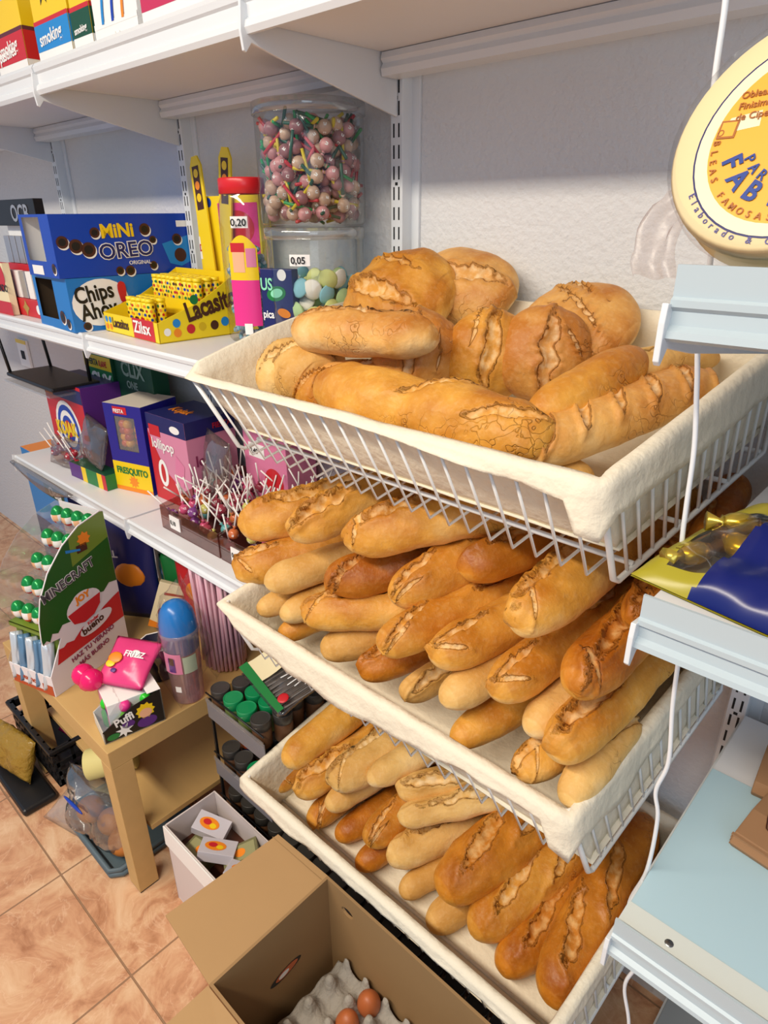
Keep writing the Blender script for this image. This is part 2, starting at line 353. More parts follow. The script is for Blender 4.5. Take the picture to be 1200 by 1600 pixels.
# ------------------------------------------------------------------ shelves
def shelf(x0, x1, zt, yf, label, rails='plain', mboard=None, right_bracket=True, left_bracket=True, seam=None, drop=0.105):
    t = thing('wall_shelf', label, 'shelf', (x0, 1.0, zt))
    w = x1-x0; d = yf-1.0
    mb = MB()
    if seam:
        mb.box((0.002, d+0.004, -0.018), (w-0.002, seam-1.0, 0)); obj('board', mb, mboard or shelf_white, t, bevel=0.001)
        obj('rear_board', MB().box((0.002, seam-1.0+0.001, -0.02), (w-0.002, -0.034, -0.006)), shelf_white, t)
    else:
        mb.box((0.002, d+0.004, -0.018), (w-0.002, -0.034, 0)); obj('board', mb, mboard or shelf_white, t, bevel=0.001)
    # rear beam under the board
    b = MB(); b.prism([(-0.075, -0.052), (-0.036, -0.052), (-0.036, -0.019), (-0.075, -0.019), (-0.078, -0.028), (-0.073, -0.034), (-0.078, -0.042)], 'x', 0.004, w-0.004)
    obj('rear_beam', b, white_metal, t)
    if rails == 'high':      # flat lip standing above a moulded ticket rail
        pr = [(0, 0.010), (-0.003, 0.010), (-0.003, -0.012), (-0.006, -0.014), (-0.006, -0.019), (-0.002, -0.022), (-0.003, -0.032), (-0.008, -0.036), (-0.009, -0.041), (-0.004, -0.044), (0, -0.044)]
    else:
        pr = [(0, 0.001), (-0.004, 0.001), (-0.008, -0.004), (-0.007, -0.010), (-0.003, -0.013), (-0.003, -0.026), (-0.008, -0.029), (-0.010, -0.035), (-0.006, -0.040), (0, -0.040)]
        if rails == 'tall': pr = [(0, 0.020), (-0.004, 0.020), (-0.009, 0.013), (-0.007, 0.005), (-0.003, 0.002), (-0.003, -0.014), (-0.008, -0.018), (-0.010, -0.026), (-0.006, -0.033), (0, -0.033)]
    b = MB().prism([(d+p[0]+0.003, p[1]) for p in pr], 'x', 0.0, w)
    obj('price_rail', b, mat('pale_blue_enamel', 'b6c4ca', 0.35) if rails == 'high' else white_metal, t)
    for flag, xx in ((left_bracket, -0.004), (right_bracket, w-0.001)):
        if not flag: continue
        b = MB()
        pts = [(d-0.010, 0.004), (d-0.013, -0.030), (d-0.010, -0.052), (d-0.006, -0.054), (d+0.004, -0.042), (d+0.06, -0.055), (-0.034, -drop), (-0.034, -0.004), (d+0.02, -0.004)]
        if rails == 'high': pts = [(d-0.008, -0.016), (d-0.010, -0.030), (d-0.010, -0.058), (d-0.006, -0.062), (d+0.004, -0.050), (d+0.06, -0.062), (-0.034, -drop), (-0.034, -0.022), (d+0.02, -0.020)]
        b.prism(pts, 'x', xx, xx+0.005)
        obj('bracket', b, white_metal, t, bevel=0.0008)
    return t
UP = 1.765
shelf(-2.95, -2.252, UP, 0.665, 'top shelf section at the far left edge, empty underneath', 'tall', right_bracket=False)
shelf(-2.248, -1.552, UP, 0.665, 'high shelf at top left carrying the red and yellow cartons', 'tall', right_bracket=False)
shelf(-1.546, -0.868, UP, 0.665, 'high shelf above the lollipop jar and yellow sweet tubes', 'tall', right_bracket=False)
shelf(-0.862, -0.155, UP, 0.665, 'high shelf above the wire bread baskets', 'tall', right_bracket=False)
shelf(-2.95, -2.252, 1.265, 0.665, 'middle shelf section at the far left edge', right_bracket=False)
shelf(-2.248, -1.552, 1.265, 0.665, 'shelf under the blue biscuit boxes', right_bracket=False)
shelf(-1.546, -0.93, 1.265, 0.665, 'shelf under the yellow tube tray and the clear jars', right_bracket=False)
lowa = shelf(-2.248, -1.514, 0.81, 0.665, 'lower shelf under the red and purple lollipop cartons', right_bracket=False)
shelf(-1.508, -0.93, 0.81, 0.665, 'lower shelf under the trays of loose lollipops', right_bracket=True)
bl = mat('light_steel_shelf', 'b4d2de', 0.28)
shelf(-0.186, 0.55, 1.465, 0.51, 'upper right shelf holding the wrapped round wafers', 'high', drop=0.12)
shelf(-0.169, 0.55, 1.197, 0.51, 'right shelf holding the blue and gold sweet bag', 'high', drop=0.12)
sh = shelf(-0.138, 0.55, 0.800, 0.51, 'lowest right shelf with pale blue surface and paper bag', 'high', mboard=bl, seam=0.815, drop=0.12)
for rx_, ry_, rr_ in ((0.052, -0.470, 0.005), (0.26, -0.46, 0.004)):
    obj('rivet', MB().lathe([(0.0, 0.0024), (rr_*0.8, 0.0022), (rr_, 0.0008)], 14, M=Matrix.Translation((rx_, ry_, 0))), mat('steel', '8c9092', 0.3, 1.0), sh)
obj('front_trim', MB().box((0.001, -0.489, 0), (0.68, -0.452, 0.0012)), mat('pale_trim', 'd6ddd8', 0.3), sh)
shelf(-0.130, 0.55, 0.130, 0.51, 'bottom grey shelf near the floor at the right', 'high', mboard=mat('grey_shelf', '8d9193', 0.5), drop=0.08)
pb = thing('back_panel', 'grey steel back panel behind the lowest right shelf', 'panel', (-0.128, 0.966, 0.0))
obj('panel', MB().box((0, -0.002, 0.14), (0.67, 0.0, 0.76)), mat('grey_panel', '84878a', 0.5), pb)
pm = MB()
for k in range(17):
    for dx in (0.085, 0.097): pm.box((dx-0.0018, -0.0026, 0.16+0.0325*k), (dx+0.0018, -0.0022, 0.181+0.0325*k))
obj('slots', pm, dark, pb)
# ------------------------------------------------------------------ wire baskets with cloth liners
def lerp(a, b, t): return tuple(a[i]+(b[i]-a[i])*t for i in range(3))
def basket(rim, bot, label, lw=0.0021):
    """rim, bot: FL, FR, BR, BL"""
    o = Vector(bot[0]); t = thing('wire_basket', label, 'basket', tuple(o))
    L = lambda p: tuple(Vector(p)-o)
    rim = [L(p) for p in rim]; bot = [L(p) for p in bot]
    def rounded(pts, r=0.025, closed=True):
        out = []; n = len(pts)
        for i in range(n):
            p = Vector(pts[i]); a = Vector(pts[i-1]); c = Vector(pts[(i+1) % n])
            da = (a-p).normalized()*r; dc = (c-p).normalized()*r
            for k in range(5):
                s = k/4; out.append((p+da)*(1-s)**2+p*2*s*(1-s)+(p+dc)*s*s)
        return out
    b = MB(); b.tube(rounded(rim), 0.0042, 10, closed=True); obj('rim', b, white_wire, t)
    # corner posts and side runners
    b = MB()
    for i, j in ((0, 3), (1, 2)):
        path = [Vector(rim[i])]+[Vector(bot[i])+(Vector(rim[i])-Vector(bot[i]))*0.06, Vector(bot[i])+(Vector(bot[j])-Vector(bot[i]))*0.02]+[Vector(bot[j])]+[Vector(rim[j])]
        obj('side_frame', MB().tube(path, 0.0036, 8), white_wire, t)
    pass
    b = MB(); n = 21
    for k in range(1, n):
        s = k/n
        f0 = lerp(rim[0], rim[1], s); f1 = lerp(bot[0], bot[1], s); g1 = lerp(bot[3], bot[2], s); g0 = lerp(rim[3], rim[2], s)
        b.tube([f0, f1, g1, g0], lw, 6)
    obj('front_to_back_wires', b, white_wire, t)
    n = 14
    for (i, j) in ((0, 3), (1, 2)):
        b = MB()
        for k in range(1, n): b.tube([lerp(rim[i], rim[j], k/n), lerp(bot[i], bot[j], k/n)], lw, 6)
        obj('side_wires', b, white_wire, t)
    b = MB()
    for s in (0.10, 0.38, 0.70, 0.97):
        p = lerp(bot[0], bot[3], s); q = lerp(bot[1], bot[2], s)
        b.tube([(p[0], p[1], p[2]+0.005), (q[0], q[1], q[2]+0.005)], 0.0034, 8)
    obj('base_rods', b, white_wire, t)
    return t
def liner(rim, bot, label, flap, seed=0, bulge=0.004, rise=None, wob=0.004):
    """cloth draped in a basket; flap(side, s) is how far it hangs outside the rim"""
    N = 44; secs = []
    cen = Vector(((rim[0][0]+rim[1][0])/2, (rim[0][1]+rim[2][1])/2, 0))
    sides = (('front', 0, 1), ('right', 1, 2), ('back', 2, 3), ('left', 3, 0))
    outs = {'front': Vector((0, -1, 0)), 'right': Vector((1, 0, 0)), 'back': Vector((0, 1, 0)), 'left': Vector((-1, 0, 0))}
    for si, (nm, i, j) in enumerate(sides):
        n = N if nm in ('front', 'back') else 30
        for k in range(n):
            s = k/n
            r = Vector(lerp(rim[i], rim[j], s)); b0 = Vector(lerp(bot[i], bot[j], s))
            nrm = outs[nm].copy()
            if s < 0.04: nrm = (nrm+outs[sides[si-1][0]]*(1-s/0.04)).normalized() if s else (nrm+outs[sides[si-1][0]]).normalized()
            b0 = b0-nrm*0.007
            nz = noise.noise(Vector((r.x*9+seed, r.y*9, 3.1)))
            nz2 = noise.noise(Vector((r.x*28+seed, r.y*28, 7.7)))
            rz = (rise(nm, s) if rise else 0.0)
            top = r+Vector((0, 0, 0.0058+rz+0.5*wob*nz+0.3*wob*nz2))
            f = max(0.0, flap(nm, s)*(1+0.18*nz+0.12*nz2))
            inner = r-nrm*(0.0075+0.4*wob*(nz+1))
            sec = [b0+Vector((0, 0, 0.003))]
            for q in (0.15, 0.35, 0.55, 0.78):
                p = b0+(inner-b0)*q
                w_ = noise.noise(Vector((r.x*14+seed, r.y*14, q*3)))*0.0045 + noise.noise(Vector((r.x*40+seed, r.y*40, q*2)))*0.0015
                sec.append(p-nrm*(bulge*math.sin(math.pi*q)*-0.6+w_*0.8-0.001))
            sec += [inner+Vector((0, 0, -0.004)), top-nrm*0.005, top+nrm*0.002, r+nrm*0.0085+Vector((0, 0, 0.002))]
            nf = 5
            for q in range(1, nf+1):
                u = q/nf; wv = noise.noise(Vector((r.x*22+seed+5, r.y*22, u*1.5)))
                sec.append(r+nrm*(0.0085+0.003*u+0.0045*wv*u)+Vector((0, 0, 0.002-f*u)))
            secs.append(sec)
    m = len(secs[0]); mb = MB(); vs = [tuple(p) for sc in secs for p in sc]; fs = []
    n = len(secs)
    for a in range(n):
        for c in range(m-1):
            fs.append((a*m+c, ((a+1) % n)*m+c, ((a+1) % n)*m+c+1, a*m+c+1))
    mb.add(vs, fs, 0, True)
    def fl(u, v):
        p = Vector(lerp(lerp(bot[0], bot[1], u), lerp(bot[3], bot[2], u), v))
        return (p.x*1.0, p.y, p.z+0.0035+0.0015*noise.noise(Vector((p.x*15, p.y*15, seed))))
    mb.grid(fl, 24, 16)
    o = obj('basket_liner', mb, linen); tag(o, label, 'cloth liner', 'cream cloth liners in the bread baskets')
    md = o.modifiers.new('solid', 'SOLIDIFY'); md.thickness = 0.0016; md.offset = 0
    return o
b1r = [(-0.915, 0.545, 1.280), (-0.235, 0.545, 1.280), (-0.196, 0.960, 1.362), (-0.915, 0.960, 1.350)]
b1b = [(-0.880, 0.598, 1.155), (-0.230, 0.598, 1.155), (-0.196, 0.955, 1.215), (-0.885, 0.955, 1.215)]
b2r = [(-0.903, 0.540, 0.874), (-0.216, 0.540, 0.874), (-0.190, 0.960, 0.937), (-0.903, 0.960, 0.937)]
b2b = [(-0.872, 0.575, 0.765), (-0.196, 0.575, 0.765), (-0.176, 0.955, 0.828), (-0.872, 0.955, 0.828)]
b3r = [(-0.905, 0.540, 0.450), (-0.202, 0.540, 0.452), (-0.180, 0.960, 0.520), (-0.905, 0.960, 0.520)]
b3b = [(-0.885, 0.575, 0.335), (-0.190, 0.575, 0.335), (-0.172, 0.955, 0.405), (-0.885, 0.955, 0.405)]
basket(b1r, b1b, 'topmost white wire basket, with the round loaves')
basket(b2r, b2b, 'middle white wire basket, heaped with long loaves')
basket(b3r, b3b, 'lowest white wire basket, beside the cardboard box')
def flap1(nm, s):
    if nm == 'front': return 0.003+0.018*max(0, min(1, (s-0.5)/0.5))+(0.03 if s > 0.975 else 0)
    if nm == 'right': return 0.030+0.014*min(1, s*3)+(0.025 if s < 0.02 else 0)
    return 0.004 if nm == 'left' else 0.0
def rise1(nm, s):
    if nm == 'left': return 0.012+0.014*math.sin(math.pi*s)
    if nm == 'back': return 0.018
    if nm == 'right': return 0.004*s
    return 0.0
def flap2(nm, s):
    if nm == 'front': return 0.018+0.030*math.sin(math.pi*min(1, s*1.25))*(s < 0.8)+(0.035 if s > 0.97 else 0)-(0.012 if s < 0.05 else 0)
    if nm == 'right': return 0.028+(0.03 if s < 0.03 else 0)+0.035*math.exp(-((s-0.25)/0.15)**2)
    return 0.004
def flap3(nm, s):
    if nm == 'front': return 0.028-0.014*s
    if nm == 'right': return 0.014+0.015*math.sin(s*6)**2
    return 0.012
b1l = [(p[0]+(.004 if p[0]<-.5 else -.004), p[1]+(.010 if p[1] < .7 else 0), p[2]+0.030) for p in b1b]
b2l = [(p[0], p[1]+(.006 if p[1] < .7 else 0), p[2]+0.008) for p in b2b]
liner(b1r, b1l, 'cream cotton liner in the topmost basket of round loaves', flap1, 1, rise=rise1)
liner(b2r, b2l, 'cream cotton liner in the middle basket of long loaves', flap2, 5)
liner(b3r, b3b, 'cream cotton liner in the lowest basket', flap3, 9)
# ------------------------------------------------------------------ bread
def bread(A, B, ry, rz, label, m, seed, name='baguette', cat='bread', upv=(0, 0, 1), roll=0.0, p=4.0, slashes=(), bend=0.0, flat=0.78, nl=104, nr=56, lump=0.06, group=None, dots=None, taper=0.0):
    A = Vector(A); B = Vector(B); X = (B-A); L = X.length; X.normalize()
    Z = Vector(upv); Z = (Z-X*Z.dot(X)).normalized(); Y = Z.cross(X)
    Rm = Matrix(((X.x, Y.x, Z.x), (X.y, Y.y, Z.y), (X.z, Y.z, Z.z))) @ Matrix.Rotation(roll, 3, 'X')
    sd = Vector((seed*3.17, seed*1.7, seed*0.9))
    mb = MB(); vs = []; cutd = []; bake = []
    for i in range(nl+1):
        th = math.pi*i/nl; t = -math.cos(th)
        t = 0.55*t+0.45*(2*i/nl-1) if 0 < i < nl else t
        x = t*L/2
        if p > 3.6:
            cl = ry*1.55/(L/2); q_ = (abs(t)-(1-cl))/cl
            R0 = (1-max(0.0, q_)**2.3)**(1/2.1) if q_ < 1 else 0.0
            R0 *= 1-0.10*t*t
        else: R0 = max(0.0, 1-abs(t)**p)**(1/2.15)
        R0 *= 1-taper*(t+1)/2
        if abs(t) >= 1: R0 = 0.0
        low = 1+lump*1.4*noise.noise(Vector((x*16/max(ry*28, .5), 0, 0))+sd)
        for k in range(nr):
            a = 2*math.pi*k/nr
            sy_, cz_ = math.sin(a), math.cos(a)
            y = ry*R0*low*sy_; z = rz*R0*low*cz_
            if z < 0: z *= flat
            q = Vector((x, y, z))
            n1 = noise.noise(q*22+sd); n2 = noise.noise(q*70+sd)
            nrm = Vector((0.0 if abs(t) < 0.85 else t*0.5, sy_/max(ry, .001)*rz, cz_)).normalized()
            dsp = rz*(lump*1.5*n1+0.018*n2)
            c_ = 2.5
            for (X0, S0, ln, an, wd, dp) in slashes:
                if cz_ < -0.35: continue
                s_ = ry*R0*(a if a < math.pi else a-2*math.pi)*0.9
                dx = x-X0; ds = s_-S0
                ds += 0.18*wd*noise.noise(Vector((x*50, seed, X0*30)))*4
                u = dx*math.cos(an)+ds*math.sin(an); v = -dx*math.sin(an)+ds*math.cos(an)
                e = 2*u/ln
                d = v/wd; mm = math.sqrt(e*e+d*d)
                if mm > 2.5: continue
                c_ = min(c_, mm)
                if mm < 1: dsp -= dp*1.15*(1-mm*mm)**0.6*(0.8+0.5*noise.noise(q*90+sd))
                if mm < 2.2: dsp += dp*(0.85 if d > 0 else 0.35)*math.exp(-((mm-1.15)/0.32)**2)
            if dots and cz_ > 0:
                for (dx_, dy_) in dots:
                    dd = math.hypot(x-dx_, y-dy_)
                    if dd < 0.005: dsp -= 0.004*(1-dd/0.005); c_ = min(c_, 0.95)
            q = q+nrm*dsp if 0 < i < nl else q
            q.y += bend*(1-t*t)*L
            vs.append(tuple(q)); cutd.append(c_)
            bake.append(max(0, min(1, 0.5+0.55*cz_+0.25*n1))-(0.25 if abs(t) > 0.93 else 0))
    fs = []
    for i in range(nl):
        for k in range(nr): fs.append((i*nr+k, i*nr+(k+1) % nr, (i+1)*nr+(k+1) % nr, (i+1)*nr+k))
    mb.add(vs, fs, 0, True); mb.attr = {'cutd': cutd, 'baked': bake}
    me = mb.mesh(name, m)
    o = bpy.data.objects.new(name, me); C.objects.link(o)
    o.matrix_world = Matrix.Translation((A+B)/2) @ Rm.to_4x4()
    return tag(o, label, cat, group)
TG = 'loaves in the topmost basket'
# topmost basket
bread((-0.705, 0.622, 1.285), (-0.325, 0.612, 1.285), 0.044, 0.042, 'big floury golden loaf lying along the front edge of the topmost basket', CR_GOLD, 3, 'long_loaf', upv=(0, -0.5, 1), p=5, lump=0.10, group=TG, slashes=[(0.03, 0.012, 0.10, 0.5, 0.006, 0.004), (0.14, -0.004, 0.09, 0.4, 0.006, 0.005)], flat=0.9)
bread((-0.800, 0.665, 1.345), (-0.556, 0.700, 1.356), 0.040, 0.037, 'smooth pale-bellied loaf resting across the others at left of the topmost basket', CR_BUN, 11, 'long_loaf', upv=(0, 0.1, 1), p=4.5, group=TG, slashes=[(-0.02, -0.004, 0.20, 0.05, 0.009, 0.006), (0.0, 0.02, 0.06, 1.3, 0.005, 0.004)])
bread((-0.885, 0.66, 1.272), (-0.790, 0.70, 1.276), 0.062, 0.056, 'pale round bun at the left end of the topmost basket', CR_PALE, 21, 'round_bun', upv=(0.1, -0.5, 1), p=2.4, lump=0.12, group=TG, slashes=[(0.01, 0.0, 0.09, 0.7, 0.006, 0.006), (-0.02, 0.02, 0.07, 0.9, 0.004, 0.004), (0.03, -0.025, 0.06, 0.6, 0.004, 0.004)])
bread((-0.835, 0.690, 1.295), (-0.735, 0.650, 1.285), 0.055, 0.046, 'pale creased bun under the left end of the smooth loaf', CR_PALE, 24, 'round_bun', upv=(0.1, -0.6, 1), p=2.4, lump=0.12, group=TG, slashes=[(0.0, 0.0, 0.08, 1.0, 0.005, 0.005), (0.02, 0.02, 0.06, 0.8, 0.004, 0.004)])
bread((-0.765, 0.632, 1.258), (-0.685, 0.655, 1.275), 0.036, 0.036, 'cracked golden bun tip at left end of the big floury loaf', CR_GOLD, 27, 'round_bun', upv=(0, -0.6, 1), p=2.4, lump=0.16, group=TG, slashes=[(-0.01, 0.0, 0.07, 0.6, 0.006, 0.007), (0.02, 0.01, 0.05, 1.2, 0.004, 0.005)])
bread((-0.755, 0.655, 1.285), (-0.60, 0.735, 1.288), 0.034, 0.028, 'small pale loaf peeping between the smooth loaf and the floury loaf', CR_BUN, 31, 'small_loaf', upv=(0, -0.4, 1), p=2.8, group=TG, slashes=[(0.0, 0.0, 0.08, 0.4, 0.005, 0.004)])
bread((-0.70, 0.72, 1.265), (-0.60, 0.78, 1.275), 0.042, 0.034, 'shaded loaf behind the small pale loaf in the topmost basket', CR_DARK, 32, 'small_loaf', upv=(0, -0.4, 1), p=2.6, group=TG)
bread((-0.872, 0.855, 1.372), (-0.655, 0.860, 1.385), 0.092, 0.052, 'big brown round loaf leaning at the back left of the topmost basket', CR_GOLD, 41, 'round_loaf', upv=(0.15, -0.75, 0.65), p=2.3, lump=0.08, group=TG, slashes=[(-0.01, -0.012, 0.17, -0.25, 0.014, 0.012), (0.0, 0.045, 0.13, -0.3, 0.006, 0.007)])
bread((-0.775, 0.93, 1.418), (-0.585, 0.925, 1.380), 0.070, 0.042, 'brown and pale loaf tucked behind the big round loaf', CR_BUN, 43, 'round_loaf', upv=(0.5, -0.6, 0.6), p=2.4, lump=0.06, group=TG, slashes=[(0.02, 0.0, 0.12, 0.2, 0.012, 0.008)])
bread((-0.628, 0.722, 1.262), (-0.622, 0.765, 1.385), 0.068, 0.045, 'pale cracked round loaf standing on edge, leftmost of the upright row', CR_BUN, 47, 'round_loaf', upv=(0.55, -0.75, 0.25), p=2.3, lump=0.07, group=TG, slashes=[(0.0, 0.004, 0.11, 0.08, 0.008, 0.008), (0.01, -0.03, 0.06, 0.2, 0.003, 0.004)])
bread((-0.540, 0.775, 1.265), (-0.530, 0.815, 1.385), 0.060, 0.040, 'golden slashed round loaf in the centre of the upright row', CR_GOLD, 49, 'round_loaf', upv=(0.5, -0.75, 0.35), p=2.3, lump=0.06, group=TG, slashes=[(0.01, 0.0, 0.11, 0.06, 0.010, 0.009), (0.03, 0.026, 0.06, 0.1, 0.003, 0.004)])
bread((-0.462, 0.800, 1.268), (-0.462, 0.845, 1.392), 0.064, 0.042, 'brown slashed round loaf, rightmost of the upright row', CR_BUN, 53, 'round_loaf', upv=(0.45, -0.75, 0.40), p=2.3, lump=0.06, group=TG, slashes=[(0.0, -0.005, 0.11, 0.10, 0.010, 0.009), (0.02, -0.035, 0.05, 0.7, 0.003, 0.004)])
bread((-0.540, 0.905, 1.372), (-0.370, 0.890, 1.350), 0.078, 0.036, 'flat brown round loaf with pinholes and cuts leaning against the back', CR_BUN, 57, 'pricked_round_loaf', upv=(0.15, -0.62, 0.75), p=2.2, lump=0.04, group=TG, dots=[(-.04,.03),(0,.04),(.035,.03),(-.02,.01),(.03,0),(.0,-.03),(-.045,-.02),(.04,-.035)], slashes=[(0.0, 0.012, 0.14, -0.5, 0.004, 0.006), (0.01, -0.025, 0.12, -0.45, 0.004, 0.005), (-0.02, 0.05, 0.08, -0.5, 0.004, 0.005), (0.0, -0.05, 0.08, -0.4, 0.004, 0.005)])
bread((-0.368, 0.640, 1.298), (-0.326, 0.820, 1.345), 0.032, 0.031, 'golden bun-like long loaf pointing to the right basket side, above the slashed loaf', CR_GOLD, 61, 'long_loaf', upv=(0, -0.2, 1), p=3.2, lump=0.03, group=TG, bend=-0.03)
bread((-0.345, 0.765, 1.335), (-0.272, 0.935, 1.335), 0.027, 0.022, 'pale long roll with a split crease behind the golden long loaf', CR_PALE, 63, 'long_loaf', upv=(0, -0.3, 1), p=3.0, lump=0.04, group=TG, slashes=[(0.0, -0.003, 0.12, 0.1, 0.004, 0.004)])
bread((-0.352, 0.600, 1.268), (-0.252, 0.860, 1.318), 0.036, 0.033, 'long loaf with five slanting cuts against the right side of the topmost basket', CR_BUN, 67, 'slashed_loaf', upv=(0, -0.1, 1), p=4.0, lump=0.03, group=TG, slashes=[(-0.11+0.05*k, -0.004, 0.060, 0.95, 0.007, 0.006) for k in range(6)])
bread((-0.400, 0.640, 1.232), (-0.29, 0.65, 1.235), 0.030, 0.026, 'pale loaf end just under the loaf with slanting cuts', CR_PALE, 69, 'small_loaf', p=3, group=TG)
